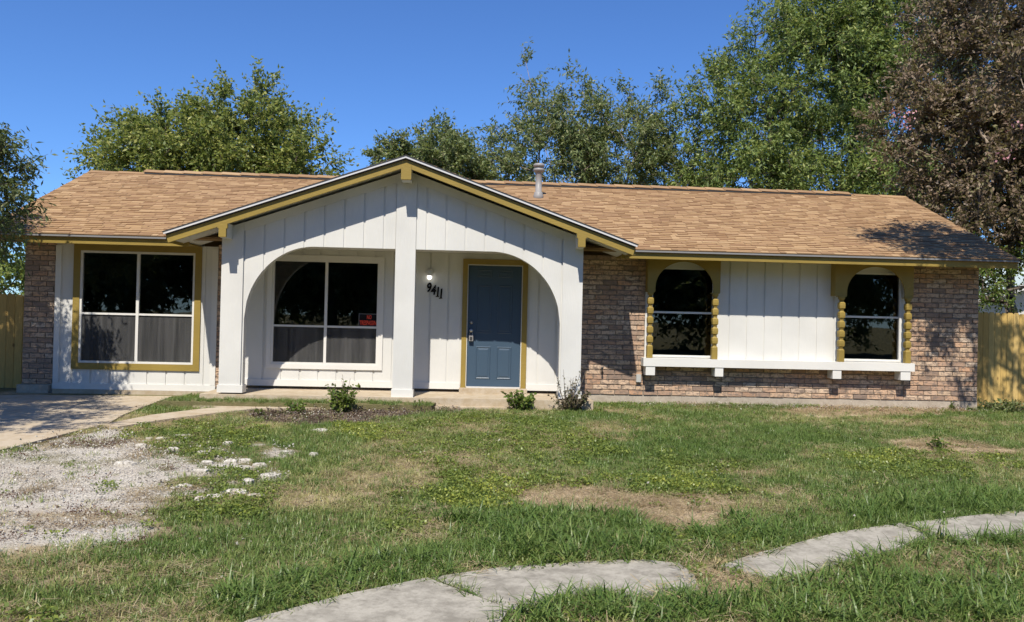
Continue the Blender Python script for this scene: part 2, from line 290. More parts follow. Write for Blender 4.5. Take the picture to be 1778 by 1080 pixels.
me = bpy.data.meshes.new('ground'); me.vertices.add(len(P)); me.vertices.foreach_set('co', P.reshape(-1)); me.loops.add(F.size); me.loops.foreach_set('vertex_index', F.reshape(-1).astype(np.int32)); me.polygons.add(len(F)); me.polygons.foreach_set('loop_start', np.arange(0, F.size, 4, dtype=np.int32)); me.update(calc_edges=True)
ca = me.color_attributes.new('area', 'FLOAT_COLOR', 'POINT'); ca.data.foreach_set('color', A.reshape(-1)); me.polygons.foreach_set('use_smooth', [True]*len(F))
tag(link('ground', me, M['ground']), kind='structure')
top = lambda dz: (lambda x, y: float(zg0(y))+dz)
def flat(name, keys, mat, dz, th=.12, kind='structure', pieces=None):
    if pieces is None:
        b = MB(); b.slab(GP[keys], lambda x, y: float(zg0(y))-th, top(dz)); return tag(b.build(name, mat), kind=kind)
flat('driveway', 'driveway', M['concrete'], .022)
flat('walkway', 'walk_a', M['concrete'], .030); flat('walkway', 'walk_b', M['concrete'], .034); flat('walkway', 'stoop', M['concrete'], .038)
sw = tag(MB().slab(GP['slab0'], lambda x, y: float(zg0(y))-.1, top(.028)).build('sidewalk', M['walk_concrete']), kind='structure')
for k, dz in (('slab1', .020), ('slab2', .030), ('slab3', .024)): MB().slab(GP[k], lambda x, y: float(zg0(y))-.1, top(dz)).build('slab', M['walk_concrete'], sw)
b = MB(); b.box(-300, 300, -24, -16.2, -.4, -.19); tag(b.build('road', M['asphalt']), kind='structure')
b = MB(); b.box(-300, 300, -16.2, -16.0, -.4, -.06); tag(b.build('kerb', M['walk_concrete']), kind='structure')

# ------------------------------------------------------------------ house
HB = .13
house = tag(empty('house', (0, 0, 0)), 'single-storey brick and white board house with arched porch and brown shingle roof', 'house')
WX0, WX1, ZF = -7.32, 8.81, .27
PY = -1.0                                   # front plane of the porch arch
GYF = -1.38                                 # front plane of the gable rake
EY, EZ = -.62, 2.70                         # main eave: Y and height of the roof surface there
RY, RZ = 3.10, 4.285                        # ridge
SL = (RZ-EZ)/(RY-EY)
RX0, RX1 = -7.69, 9.08
PKX, PKZ, GS = -1.03, 3.95, .3515           # porch gable: peak and pitch
GT0, GT1 = -4.575, 2.515                    # gable tips
zmain = lambda y: EZ+SL*(y-EY)
zgab = lambda x: PKZ-GS*abs(x-PKX)
# foundation
b = MB(); b.box(WX0-.01, WX1+.01, .014, 6.2, -.1, ZF); b.build('foundation', M['foundation'], house)
b = MB(); b.box(-4.1, 1.95, -1.10, .02, -.1, .262); b.build('porch_slab', M['concrete'], house)
b = MB(); b.box(-.16, .97, -.22, .03, .262, .345); b.build('door_step', M['concrete'], house)
b = MB(); b.box(-7.36, -6.86, -.07, .03, -.1, .26); b.build('stone_block', M['foundation'], house)
b = MB(); b.box(-6.80, -4.05, -.05, .02, -.1, .196); b.build('panel_footing', M['concrete'], house)

b = MB(); b.slab([(-4.55, -1.62), (-.55, -1.55), (-.50, -1.102), (-4.08, -1.102), (-4.5, -1.15)], -.1, .195); tag(b.build('planting_bed', M['ground']), kind='structure')
bricks = []                                 # (parent, x0, x1, z0) gathered, then the first 300 become objects
BH, BP, BL = .072, .0845, .243
def wall_boxes(b, x0, x1, z0, z1, ops, y0, y1):
    xs = sorted({x0, x1, *[min(max(o[i], x0), x1) for o in ops for i in (0, 1)]})
    for a, c in zip(xs[:-1], xs[1:]):
        zz = sorted([(o[2], o[3]) for o in ops if o[0] < c-1e-6 and o[1] > a+1e-6]); z = z0
        for q0, q1 in zz:
            if q0 > z+1e-4: b.box(a, c, y0, y1, z, q0)
            z = max(z, q1)
        if z < z1-1e-4: b.box(a, c, y0, y1, z, z1)
def brick_wall(x0, x1, z0, z1, y=0, ops=()):
    b = MB(); wall_boxes(b, x0, x1, z0, z1, ops, y+.016, y+.15); w = b.build('brick_wall', M['mortar'], house)
    k = 0; z = z0
    while z+BH < z1+.03:
        xs = x0-(BL/2 if k % 2 else 0)+random.uniform(-.015, .015)
        while xs < x1-.03:
            a = max(xs, x0)+.005; c = min(xs+BL, x1)-.005
            if c-a > .035 and not any(o[0] < (a+c)/2 < o[1] and o[2] < z+BH/2 < o[3] for o in ops): bricks.append((w, a, c, z+.006, y))
            xs += BL
        z += BP; k += 1
    return w
def siding(x0, x1, z0, z1, ops=(), y=0, pitch=.305, gap=.030, start=None):
    b = MB(); wall_boxes(b, x0, x1, z0, z1, ops, y+.013, y+.15); w = b.build('siding_wall', M['white_paint'], house)
    xs = start if start is not None else x0
    while xs < x1-.02:
        a = max(xs, x0); c = min(xs+pitch-gap, x1); xs += pitch
        if c-a < .02: continue
        bb = MB(); wall_boxes(bb, a, c, z0+.004, z1-.004, ops, y, y+.024)
        for i in range(0, len(bb.v), 8): MB().add(bb.v[i:i+8], bb.f[:6]).build('board', M['white_paint'], w)
    return w
O1 = (-6.42, -4.565, .635, 2.48); O2 = (-3.30, -1.53, .68, 2.425); OD = (-.045, .857, .345, 2.405); O3 = (3.06, 4.16, .93, 2.46); O4 = (6.37, 7.43, .93, 2.46)
ZT = 2.60
brick_wall(1.75, 2.97, ZF, ZT); brick_wall(7.50, WX1, ZF, ZT); brick_wall(2.97, 7.50, ZF, .785); brick_wall(WX0, -6.81, ZF, ZT); brick_wall(-4.20, -3.93, ZF, ZT)
siding(-6.81, -4.20, .215, ZT, (O1,), start=-6.81); siding(-3.93, 1.75, .315, ZT, (O2, OD), start=-4.02); siding(4.16, 6.37, .785, ZT, start=4.12)
for xa, xb, O in ((2.97, 4.16, O3), (6.37, 7.50, O4)): b = MB(); wall_boxes(b, xa, xb, .785, ZT, (O,), .0, .15); b.build('window_wall', M['white_trim'], house)
# bricks: one mesh per kind shared, the rest of them joined
def brick_mesh(seed):
    r = random.Random(seed); b = MB(); e = .004
    j = lambda: r.uniform(-.0022, .0022)
    x0, x1, z0, z1 = -.5, .5, 0, BH
    f = [(-.49, -.001+j(), .004+j()), (.49, -.001+j(), .004+j()), (.49, -.001+j(), BH-.004+j()), (-.49, -.001+j(), BH-.004+j())]
    m_ = [(-.5, .005, 0), (.5, .005, 0), (.5, .005, BH), (-.5, .005, BH)]; k = [(-.5, .03, 0), (.5, .03, 0), (.5, .03, BH), (-.5, .03, BH)]
    b.add(f+m_+k, [(0, 1, 2, 3)]+[(i+4, (i+1) % 4+4, (i+1) % 4, i) for i in range(4)]+[(i+8, (i+1) % 4+8, (i+1) % 4+4, i+4) for i in range(4)]); return b
BM = [brick_mesh(i) for i in range(6)]; BMM = [m.mesh('brick') for m in BM]
rest = MB()
for i, (w, a, c, z, y) in enumerate(bricks):
    dy = random.uniform(-.003, .003)
    if i < 300:
        o = link('brick', BMM[i % 6], M['brick'], w, ((a+c)/2, y+dy, z)); o.scale = (c-a, 1, 1)
    else:
        m = BM[i % 6]; rest.add([((a+c)/2+v[0]*(c-a), y+dy+v[1], z+v[2]) for v in m.v], m.f)
rest_o = rest.build('brick', M['brick'], house); tag(rest_o, kind='stuff')
# side and back walls with gables
for x, d in ((WX0, 1), (WX1, -1)):
    b = MB(); xa, xb = sorted((x, x+.14*d)); poly = [(.151, .2), (6.2, .2), (6.2, 2.6), (6.2, zmain(.0)-.12), (RY, RZ-.12), (.0, zmain(0)-.12), (.151, 2.6)]
    poly = [(.151, .2), (6.2, .2), (6.2, zmain(.151)-.12), (RY, RZ-.12), (.151, zmain(.151)-.12)]
    n = len(poly); vs = [(xa, yy, zz) for yy, zz in poly]+[(xb, yy, zz) for yy, zz in poly]
    b.add(vs, [tuple(range(n-1, -1, -1)), tuple(range(n, 2*n))]+[(i, (i+1) % n, (i+1) % n+n, i+n) for i in range(n)])
    b.build('side_wall', M['brick'], house)
b = MB(); b.box(WX0+.141, WX1-.141, 6.05, 6.2, .2, 2.6); b.build('back_wall', M['brick'], house)
# interior: floor, ceiling, a partition with a door casing
b = MB(); b.box(WX0+.15, WX1-.15, .152, 6.04, .271, .30); b.build('interior_floor', M['interior'], house)
b = MB(); b.box(WX0+.15, WX1-.15, .152, 6.04, 2.53, 2.56); b.build('interior_ceiling', M['interior_white'], house)
b = MB(); b.box(WX0+.15, WX1-.15, 3.6, 3.7, .30, 2.53)
for x in (-4.1, 1.6, 5.2): b.box(x, x+.1, .152, 3.6, .30, 2.53)
b.build('interior_wall', M['interior_white'], house)
b = MB(); b.box(6.75, 6.83, 3.56, 3.6, .3, 2.35); b.box(7.63, 7.71, 3.56, 3.6, .3, 2.35); b.box(6.83, 7.63, 3.56, 3.6, 2.27, 2.35); b.build('interior_door_casing', M['white_trim'], house)
b = MB(); b.box(6.83, 7.63, 3.58, 3.6, .3, 2.27); b.build('interior_door', M['dark_metal'], house)

# windows
def window(o, mull, rail, fw=.034, screens=True, y=-.012, casing=None, cw=.11, cmat='ochre_paint', cext=(0, 0)):
    x0, x1, z0, z1 = o
    b = MB(); b.box(x0, x0+fw, y, .05, z0, z1); b.box(x1-fw, x1, y, .05, z0, z1); b.box(x0+fw, x1-fw, y, .05, z1-fw, z1); b.box(x0+fw, x1-fw, y, .05, z0, z0+fw)
    w = b.build('window', M['white_trim'], house)
    xs = [x0+fw]+([mull-.022, mull+.022] if mull else [])+[x1-fw]
    if mull: b = MB(); b.box(mull-.022, mull+.022, y+.003, .05, z0+fw, z1-fw); b.build('mullion', M['white_trim'], w)
    for i in range(0, len(xs), 2):
        b = MB(); b.box(xs[i], xs[i+1], y+.008, .045, rail-.016, rail+.016); b.build('meeting_rail', M['white_trim'], w)
        for za, zb, scr in ((z0+fw, rail-.016, screens), (rail+.016, z1-fw, False)):
            b = MB(); b.box(xs[i], xs[i+1], .026, .032, za, zb); b.build('pane', M['glass'], w)
            if scr:
                b = MB(); b.add([(xs[i]+.004, .014, za+.004), (xs[i+1]-.004, .014, za+.004), (xs[i+1]-.004, .014, zb-.004), (xs[i]+.004, .014, zb-.004)], [(0, 1, 2, 3)]); b.build('insect_screen', M['insect_screen'], w)
    if casing:
        c = cw
        for q in ((x0-c, x0-.001, z0-c, z1+c), (x1+.001, x1+c, z0-c, z1+c), (x0-.001, x1+.001, z1+.001, z1+c), (x0-.001, x1+.001, z0-c, z0-.001)):
            MB().box(q[0], q[1], -.026, .004, q[2], q[3]).build('casing', M[cmat], w)
    return w
w = window(O1, -5.49, 1.447, casing=1, cw=.105); window(O2, -2.41, 1.317, casing=1, cw=.075, cmat='white_trim')
window(O3, None, 1.69, screens=False); window(O4, None, 1.69, screens=False)
# baseboards
for x0, x1, z0, z1 in ((-6.82, -4.19, .20, .30), (-3.93, -.15, .315, .42), (.962, 1.76, .315, .42)): MB().box(x0, x1, -.022, .004, z0, z1).build('baseboard', M['white_trim'], house)
for x in (-6.815, -4.285): MB().box(x, x+.09, -.02, .004, .302, 2.555).build('corner_trim', M['white_trim'], house)
# door
x0, x1, z0, z1 = OD
for q in ((x0-.095, x0-.012, .345, z1+.105), (x1+.012, x1+.1, .345, z1+.105), (x0-.012, x1+.012, z1+.014, z1+.105)): MB().box(q[0], q[1], -.03, .004, q[2], q[3]).build('door_trim', M['ochre_paint'], house)
for q in ((x0-.012, x0, .36, z1+.014), (x1, x1+.012, .36, z1+.014), (x0, x1, z1, z1+.014)): MB().box(q[0], q[1], -.02, .08, q[2], q[3]).build('door_jamb', M['white_trim'], house)
MB().box(x0, x1, -.02, .08, .345, .365).build('threshold', M['drip_metal'], house)
b = MB(); b.box(x0+.003, x1-.003, .012, .05, .368, z1-.003); door = b.build('door', M['door_paint'], house)
dw = x1-x0
for cx in (.305, .695):
    for za, zb in ((.905, .985), (.44, .855), (.06, .345)):
        hw = .125*dw/.9; X0 = x0+cx*dw-hw; X1 = x0+cx*dw+hw; Z0 = .37+za*2.03-.0; Z1 = .37+zb*2.03-.03
        b = MB(); o = [(X0, .0125, Z0), (X1, .0125, Z0), (X1, .0125, Z1), (X0, .0125, Z1)]; rim = [(X0+.012, .002, Z0+.012), (X1-.012, .002, Z0+.012), (X1-.012, .002, Z1-.012), (X0+.012, .002, Z1-.012)]
        dep = [(X0+.028, .011, Z0+.028), (X1-.028, .011, Z0+.028), (X1-.028, .011, Z1-.028), (X0+.028, .011, Z1-.028)]; fl = [(X0+.055, .003, Z0+.055), (X1-.055, .003, Z0+.055), (X1-.055, .003, Z1-.055), (X0+.055, .003, Z1-.055)]
        rings = [o, rim, dep, fl]; vs = sum(rings, []); fs = [(k*4+i, k*4+(i+1) % 4, k*4+4+(i+1) % 4, k*4+4+i) for k in range(3) for i in range(4)]+[(12, 13, 14, 15)]
        b.add(vs, fs); b.build('raised_panel', M['door_paint'], door)
def ylathe(prof, c, n=14):                   # lathe about the Y axis, growing towards -Y
    b = MB(); b.lathe(prof, (0, 0, 0), n); b.v = [(c[0]+v[0], c[1]-v[2], c[2]+v[1]) for v in b.v]; b.f = [f for f in b.f]; return b
ylathe([(.03, 0), (.03, .008), (.018, .012), (.018, .022), (.006, .024)], (.02, .013, 1.44)).build('deadbolt', M['steel'], door)
ylathe([(.032, 0), (.032, .008), (.012, .012), (.012, .035), (.026, .045), (.03, .06), (.022, .072), (.004, .076)], (.02, .013, 1.305)).build('door_knob', M['steel'], door)
# ---- porch arch wall
PX0, PX1 = -3.83, 1.74; PT = .15; AT = 2.565
arcs = [(-3.49, -2.43, -1.19), (-.875, .315, 1.41)]
def zbot(x):
    if -3.49 < x < -2.43: return 1.39+(AT-1.39)*math.sqrt(max(0, 1-((x+2.43)/1.06)**2))
    if -2.43 <= x <= -1.185 or -.88 <= x <= .315: return AT
    if .315 < x < 1.41: return 1.42+(AT-1.42)*math.sqrt(max(0, 1-((x-.315)/1.095)**2))
    return .30
ztop = lambda x: zgab(x)-.165
def strip(b, a, c, y0, y1, n=None, zb=zbot, zt=ztop):
    n = n or max(2, int((c-a)/.035)); xs = np.linspace(a, c, n+1); e = 1e-5
    low = [(x, zb(min(max(x, a+e), c-e))) for x in xs]; up = [(x, zt(x)) for x in xs[::-1]]
    for i in range(n):                        # one quad column at a time keeps every face convex
        b.prism([low[i], low[i+1], (low[i+1][0], zt(low[i+1][0])), (low[i][0], zt(low[i][0]))], y0, y1)
arch = MB()
def shell(b, segs, y0, y1):                   # the arch wall as one closed skin
    for xs in segs:
        n = len(xs); lo = [(x, z) for x, z in xs]
        V = [(x, y0, z) for x, z in lo]+[(x, y0, ztop(x)) for x, z in lo]+[(x, y1, z) for x, z in lo]+[(x, y1, ztop(x)) for x, z in lo]
        fs = []
        for i in range(n-1): fs += [(i, i+1, n+i+1, n+i), (2*n+i+1, 2*n+i, 3*n+i, 3*n+i+1), (i+1, i, 2*n+i, 2*n+i+1), (n+i, n+i+1, 3*n+i+1, 3*n+i)]
        fs += [(0, n, 3*n, 2*n), (n-1, 3*n-1, 4*n-1, 2*n-1)]
        b.add(V, fs)
e = 1e-4
def seg(a, c, n): return [(float(x), zbot(min(max(float(x), a+e), c-e))) for x in np.linspace(a, c, n)]
def arcseg(a, c, left, n=22):                 # even steps of angle so the steep end stays smooth
    out = []
    for k in range(n+1):
        th = math.pi/2*k/n; x = (c-(c-a)*math.cos(th)) if left else (a+(c-a)*math.sin(th)); out.append((x, zbot(min(max(x, a+e), c-e))))
    return out
shell(arch, [seg(PX0, -3.49, 2), arcseg(-3.49, -2.43, True), seg(-2.43, -1.19, 2), seg(-1.19, -.875, 3), seg(-.875, .315, 2), arcseg(.315, 1.41, False), seg(1.41, PX1, 2)], PY+.013, PY+PT)
arch_o = arch.build('porch_arch_wall', M['white_paint'], house)
def arch_board(a, c):
    pts = sorted({a, c, *[x for x in np.linspace(-3.49, -2.43, 31) if a < x < c], *[x for x in np.linspace(.315, 1.41, 31) if a < x < c], *[x for x in (-3.49, -2.43, PKX, .315, 1.41) if a < x < c]})
    xs = [(float(x), zbot(min(max(float(x), a+e), c-e))) for x in pts]; b = MB(); shell(b, [xs], PY, PY+.0205); b.build('board', M['white_paint'], arch_o)
xs = -3.49
while xs < -1.19: arch_board(xs, min(xs+.275, -1.192)); xs += .305
xs = 1.41
while xs > -.873: arch_board(max(xs-.275, -.873), xs); xs -= .305
def col_piece(name, x0, x1, y0, y1, z0, zt):
    b = MB(); b.add([(x0, y0, z0), (x1, y0, z0), (x1, y1, z0), (x0, y1, z0), (x0, y0, zt(x0)), (x1, y0, zt(x1)), (x1, y1, zt(x1)), (x0, y1, zt(x0))], [(0, 1, 5, 4), (1, 2, 6, 5), (2, 3, 7, 6), (3, 0, 4, 7), (4, 5, 6, 7), (3, 2, 1, 0)]); return b.build(name, M['white_paint'], arch_o)
col_piece('pillar', PX0-.012, -3.515, PY-.02, PY+PT+.02, .30, ztop); col_piece('pillar', 1.435, PX1+.012, PY-.02, PY+PT+.02, .30, ztop)
b = MB(); xs = [(-1.185, .28), (PKX, .28), (-.875, .28)]; shell(b, [xs], PY-.022, PY+PT+.02); b.build('centre_post', M['white_paint'], arch_o)
for x0, x1, z0, z1 in ((PX0-.03, -3.475, .285, .40), (1.40, PX1+.03, .285, .40), (-1.20, -.86, .262, .38)): MB().box(x0, x1, PY-.04, PY+PT+.035, z0, z1).build('post_base', M['white_trim'], arch_o)
for x in (PX0+.02, 1.44): MB().box(x, x+.26, PY+.0, PY+PT, .2, .284).build('post_footing', M['dark_metal'], house)
# frieze boards under the rake
for s_ in (-1, 1):
    xa, xb = (PX0, PKX) if s_ < 0 else (PKX, PX1)
    b = MB(); b.add([(x, y, zgab(x)-d) for y in (PY-.012, PY+.004) for x, d in ((xa, .30), (xb, .30), (xb, .166), (xa, .166))], [(0, 1, 2, 3), (7, 6, 5, 4), (0, 4, 5, 1), (3, 2, 6, 7), (0, 3, 7, 4), (1, 5, 6, 2)]); b.build('frieze_board', M['white_paint'], arch_o)
# porch ceiling
b = MB(); b.box(PX0+.03, PX1-.03, PY+PT-.01, .0, 2.60, 2.63); b.build('porch_ceiling', M['white_paint'], house)
# ---- roofs
roof = MB()
b = MB(); th = .05
def plate(b, q, d):                           # a thin plate from four top corners, thickness d downwards
    b.add([*q, *[(x, y, z-d) for x, y, z in q]], [(0, 1, 2, 3), (7, 6, 5, 4), (0, 4, 5, 1), (1, 5, 6, 2), (2, 6, 7, 3), (3, 7, 4, 0)])
plate(b, [(RX0, EY-.02, zmain(EY-.02)), (RX1, EY-.02, zmain(EY-.02)), (RX1, RY, RZ), (RX0, RY, RZ)], th)
plate(b, [(RX1, 2*RY-EY, EZ), (RX0, 2*RY-EY, EZ), (RX0, RY+.0005, RZ), (RX1, RY+.0005, RZ)], th)
yv = lambda x: EY+(zgab(x)-EZ)/SL+.15         # valley
for xt in (GT0, GT1):
    q = [(xt, GYF-.02, zgab(xt)), (PKX, GYF-.02, PKZ), (PKX, yv(PKX), PKZ), (xt, yv(xt), zgab(xt))]
    if xt > PKX: q = [q[1], q[0], q[3], q[2]]
    plate(b, q, .04)
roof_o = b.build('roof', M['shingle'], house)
sh_ind = []; sh_rest = MB(); Ls = math.hypot(RY-EY, RZ-EZ); us = np.array([0, (RY-EY)/Ls, (RZ-EZ)/Ls]); nrm = np.array([0, -us[2], us[1]])
EXPO = .1025; nc = int(Ls/EXPO); rs = random.Random(8)
def tab(b, p0, ex, eu, en, w, L, h):          # a shingle tab: lower edge proud by h
    p0 = np.array(p0); v = [p0, p0+ex*w, p0+ex*w+eu*L, p0+eu*L]; tops = [v[0]+en*h, v[1]+en*h, v[2]+en*.003, v[3]+en*.003]
    b.add([*v, *tops], [(4, 5, 6, 7), (0, 1, 5, 4), (1, 2, 6, 5), (3, 0, 4, 7)])
ind_src = []
for k in range(nc):
    x = RX0-.02; y0 = EY-.035 if k == 0 else EY
    while x < RX1+.015:
        w = rs.choice((.10, .14, .18, .22, .27)); w = min(w, RX1+.02-x); s0 = k*EXPO-(.03 if k == 0 else 0)
        p = np.array([x, EY, EZ])+us*s0; mid = p+us*EXPO*.5
        if w > .03 and not (GT0+.05 < x+w/2 < GT1-.05 and zgab(x+w/2) > mid[2]+.06):
            h = rs.choice((.008, .009, .015, .017)); L = EXPO+.02
            if len(sh_ind) < 300: sh_ind.append((p, w, L, h))
            else: tab(sh_rest, p, np.array([1., 0, 0]), us, nrm, w-.004, L, h)
        x += w
for i, (p, w, L, h) in enumerate(sh_ind):
    key = ('shingle', round(w, 3), h)
    me = bpy.data.meshes.get(str(key))
    if me is None: bb = MB(); tab(bb, (0, 0, 0), np.array([1., 0, 0]), us, nrm, w-.004, L, h); me = bb.mesh(str(key))
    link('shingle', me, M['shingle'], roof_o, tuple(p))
for sgn, xt in ((-1, GT0), (1, GT1)):         # gable slopes
    run = abs(xt-PKX); Lg = run*math.hypot(1, GS); eu = np.array([-sgn/math.hypot(1, GS), 0, GS/math.hypot(1, GS)]); en = np.array([sgn*GS/math.hypot(1, GS), 0, 1/math.hypot(1, GS)])
    k = 0
    while k*EXPO < Lg-.02:
        p = np.array([xt+sgn*.02, GYF-.035, zgab(xt)-.007])+eu*k*EXPO; y = p[1]; ye = yv(p[0]+eu[0]*EXPO/2)-.1
        while y < ye:
            w = rs.choice((.14, .19, .24, .3, .36)); q = np.array([p[0], y+(w-.004 if sgn < 0 else 0), p[2]])
            tab(sh_rest, q, np.array([0, -1.0 if sgn < 0 else 1.0, 0]), eu, en, w-.004, min(EXPO+.02, Lg-k*EXPO), rs.choice((.008, .015))); y += w
        k += 1
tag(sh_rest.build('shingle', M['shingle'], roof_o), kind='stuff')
def cap_run(x0, x1, n, name, lift, wid):      # ridge pieces, each overlapping the next
    xs = np.linspace(x0, x1, n+1)
    for a, c in zip(xs[:-1], xs[1:]):
        b = MB(); l = lift
        V = [(a, RY-wid, RZ-wid*SL+l+.014), (a, RY, RZ+l+.014), (a, RY+wid, RZ-wid*SL+l+.014), (c+.03, RY-wid, RZ-wid*SL+l), (c+.03, RY, RZ+l), (c+.03, RY+wid, RZ-wid*SL+l)]
        V += [(x, y, z-.012) for x, y, z in V]
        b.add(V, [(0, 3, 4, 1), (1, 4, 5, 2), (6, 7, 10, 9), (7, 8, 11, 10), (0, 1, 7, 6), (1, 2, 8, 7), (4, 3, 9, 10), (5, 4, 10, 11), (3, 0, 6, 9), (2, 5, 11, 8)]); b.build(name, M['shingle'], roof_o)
cap_run(RX0, RX1, 30, 'ridge_shingle', .012, .13); cap_run(-6.60, 7.85, 38, 'ridge_vent_cap', .060, .15)
b = MB(); b.add([(x, RY+d*.142, RZ-.142*SL+h) for x in (-6.58, 7.88) for d, h in ((-1, .02), (-1, .058), (1, .058), (1, .02))], [(0, 4, 5, 1), (1, 5, 6, 2), (2, 6, 7, 3), (3, 2, 1, 0), (4, 7, 6, 5)] if False else [(0, 4, 5, 1), (3, 2, 6, 7), (0, 1, 2, 3), (7, 6, 5, 4)]); b.build('ridge_vent', M['dark_metal'], roof_o)
# eave: fascia, drip edge, soffit, on both sides of the gable
for xa, xb in ((RX0, GT0+.10), (GT1-.08, RX1)):
    MB().box(xa, xb, EY, EY+.025, 2.545, 2.668).build('fascia_board', M['ochre_paint'], house)
    b = MB(); b.add([(x, y, z) for x in (xa, xb) for y, z in ((EY-.045, 2.676), (EY-.045, 2.650), (EY-.038, 2.650), (EY-.038, 2.669), (EY+.05, 2.669), (EY+.05, 2.676))], [(0, 6, 7, 1)[::-1], (1, 7, 8, 2)[::-1], (2, 8, 9, 3)[::-1], (3, 9, 10, 4)[::-1], (4, 10, 11, 5)[::-1], (5, 11, 6, 0)[::-1]]); b.build('drip_edge', M['eave_metal'], house)
    MB().box(xa+.01, xb-.01, EY+.026, -.001, 2.585, 2.60).build('soffit', M['ochre_paint'], house)
    MB().box(xa+.01, xb-.01, -.004, .2, 2.601, 2.66).build('wall_plate', M['white_paint'], house)
# rake boards at the two ends of the main roof
for x, s_ in ((RX0, 1), (RX1, -1)):
    xa, xb = sorted((x, x+.03*s_))
    for f_ in (0, 1):
        ya, yb = (EY+.03, RY) if not f_ else (2*RY-EY-.03, RY); za = zmain(EY+.03)
        V = [(xx, yy, zz) for xx in (xa, xb) for yy, zz in ((ya, za-.055), (yb, RZ-.055), (yb, RZ-.20), (ya, za-.17))]
        MB().add(V, [(0, 1, 2, 3), (7, 6, 5, 4), (0, 4, 5, 1), (1, 5, 6, 2), (2, 6, 7, 3), (3, 7, 4, 0)]).build('rake_board', M['ochre_paint'], house)
# porch gable rake boards, drip edge, soffit, brackets
for s_, xt in ((-1, GT0), (1, GT1)):
    cs = math.hypot(1, GS); nx_, nz_ = s_*GS/cs, 1/cs
    def bar(name, d0, d1, y0, y1, mat, xin=0, xt_=xt):
        # sloped bar between depths d0..d1 below the roof surface, plumb at the peak, square cut at the tip
        V = []
        for y in (y0, y1):
            V += [(PKX, y, PKZ-d0), (PKX, y, PKZ-d1), (xt_-nx_*d1*.75, y, zgab(xt_)-d1*.97+.0), (xt_-nx_*d0*.75, y, zgab(xt_)-d0)]
        return MB().add(V, [(0, 1, 2, 3), (7, 6, 5, 4), (0, 4, 5, 1), (1, 5, 6, 2), (2, 6, 7, 3), (3, 7, 4, 0)]).build(name, mat, house)
    bar('rake_board', .056, .172, GYF, GYF+.035, M['ochre_paint'])
    bar('rake_shingle_edge', -.006, .0095, GYF-.052, GYF-.036, M['dark_metal'], xt_=xt+s_*.03)
    bar('rake_drip_edge', .010, .040, GYF-.046, GYF-.036, M['drip_metal'], xt_=xt+s_*.02)
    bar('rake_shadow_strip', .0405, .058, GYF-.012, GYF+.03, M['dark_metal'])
    V = []
    for d in (.10, .118):
        V += [(PKX, GYF+.036, PKZ-d), (xt, GYF+.036, zgab(xt)-d), (xt, -.003, zgab(xt)-d), (PKX, -.003, PKZ-d)]
    MB().add(V, [(0, 1, 2, 3), (7, 6, 5, 4), (0, 4, 5, 1), (1, 5, 6, 2), (2, 6, 7, 3), (3, 7, 4, 0)]).build('gable_soffit', M['white_paint'], house)
    MB().box(*sorted((xt, xt-s_*.025)), GYF+.036, EY-.046, zgab(xt)-.155, zgab(xt)-.045).build('side_fascia', M['ochre_paint'], house)
# brackets
for xc, w_, zt_, zb_ in ((PKX+.01, .145, PKZ-.16, 3.59), (-3.735, .10, zgab(-3.735)-.165, 2.645), (1.675, .105, zgab(1.675)-.165, 2.64)):
    o = MB().box(xc-w_/2, xc+w_/2, GYF+.04, PY-.022, zb_-.004, zt_+.03).build('bracket', M['white_paint'], house)
    MB().box(xc-w_/2-.004, xc+w_/2+.004, GYF-.012, GYF+.039, zb_, zt_+.02).build('bracket_face', M['ochre_paint'], o)
    if w_ < .12:
        MB().box(xc-w_/2-.022, xc+w_/2+.022, GYF-.010, GYF+.037, zt_-.06, zt_+.02).build('bracket_cap', M['ochre_paint'], o)
# ---- arched window valances, turned posts, sill
for xa, xb, O in ((2.965, 4.20, O3), (6.18, 7.545, O4)):
    xl, xr = (3.095, 4.085) if O is O3 else (6.385, 7.395); xc = (xl+xr)/2; hw = (xr-xl)/2; zs, zr = 2.10, 2.545; zt = 2.584; zb_ = 2.035
    b = MB(); pts = [(xl-.0, zb_)]+[(xc-hw*math.cos(math.pi*k/28), zs+(zr-zs)*math.sin(math.pi*k/28)) for k in range(29)]+[(xr, zb_)]
    n = len(pts); V = []; fs = []
    full = [(xa, zb_)]+pts+[(xb, zb_)]; n = len(full)
    for y in (-.185, -.16): V += [(x, y, z) for x, z in full]+[(x, y, zt) for x, z in full]
    for i in range(n-1):
        fs += [(i, i+1, n+i+1, n+i), (2*n+i+1, 2*n+i, 3*n+i, 3*n+i+1), (i+1, i, 2*n+i, 2*n+i+1), (n+i, n+i+1, 3*n+i+1, 3*n+i)]
    fs += [(0, n, 3*n, 2*n), (n-1, 3*n-1, 4*n-1, 2*n-1)]
    b.add(V, fs); va = b.build('window_valance', M['ochre_paint'], house)
    for x in (xa, xb-.02): MB().box(x, x+.02, -.159, -.001, zb_, zt).build('valance_return', M['ochre_paint'], va)
    for xp in ((xa+.055, xb-.075) if O is O3 else (xa+.125, xb-.08)):
        prof = [(.05, 0), (.05, .19), (.04, .205), (.03, .212)]
        z = .212
        for k in range(5): prof += [(.027, z+.006), (.036, z+.014), (.027, z+.022), (.034, z+.030), (.050, z+.046), (.053, z+.09), (.050, z+.132), (.034, z+.148)]; z += .157
        prof += [(.027, z+.006), (.036, z+.014), (.027, z+.022), (.045, z+.040), (.048, z+.075)]; z += .076
        prof = [(r_, zz*(2.02-.917)/z) for r_, zz in prof]
        b = MB(); b.lathe(prof, (xp, -.155, .917), 12, .75, smooth=False); tp_ = b.build('turned_post', M['ochre_paint'], house)
        MB().box(xp-.075, xp+.062, -.205, -.10, 2.020, 2.034).build('post_cap', M['ochre_paint'], tp_)
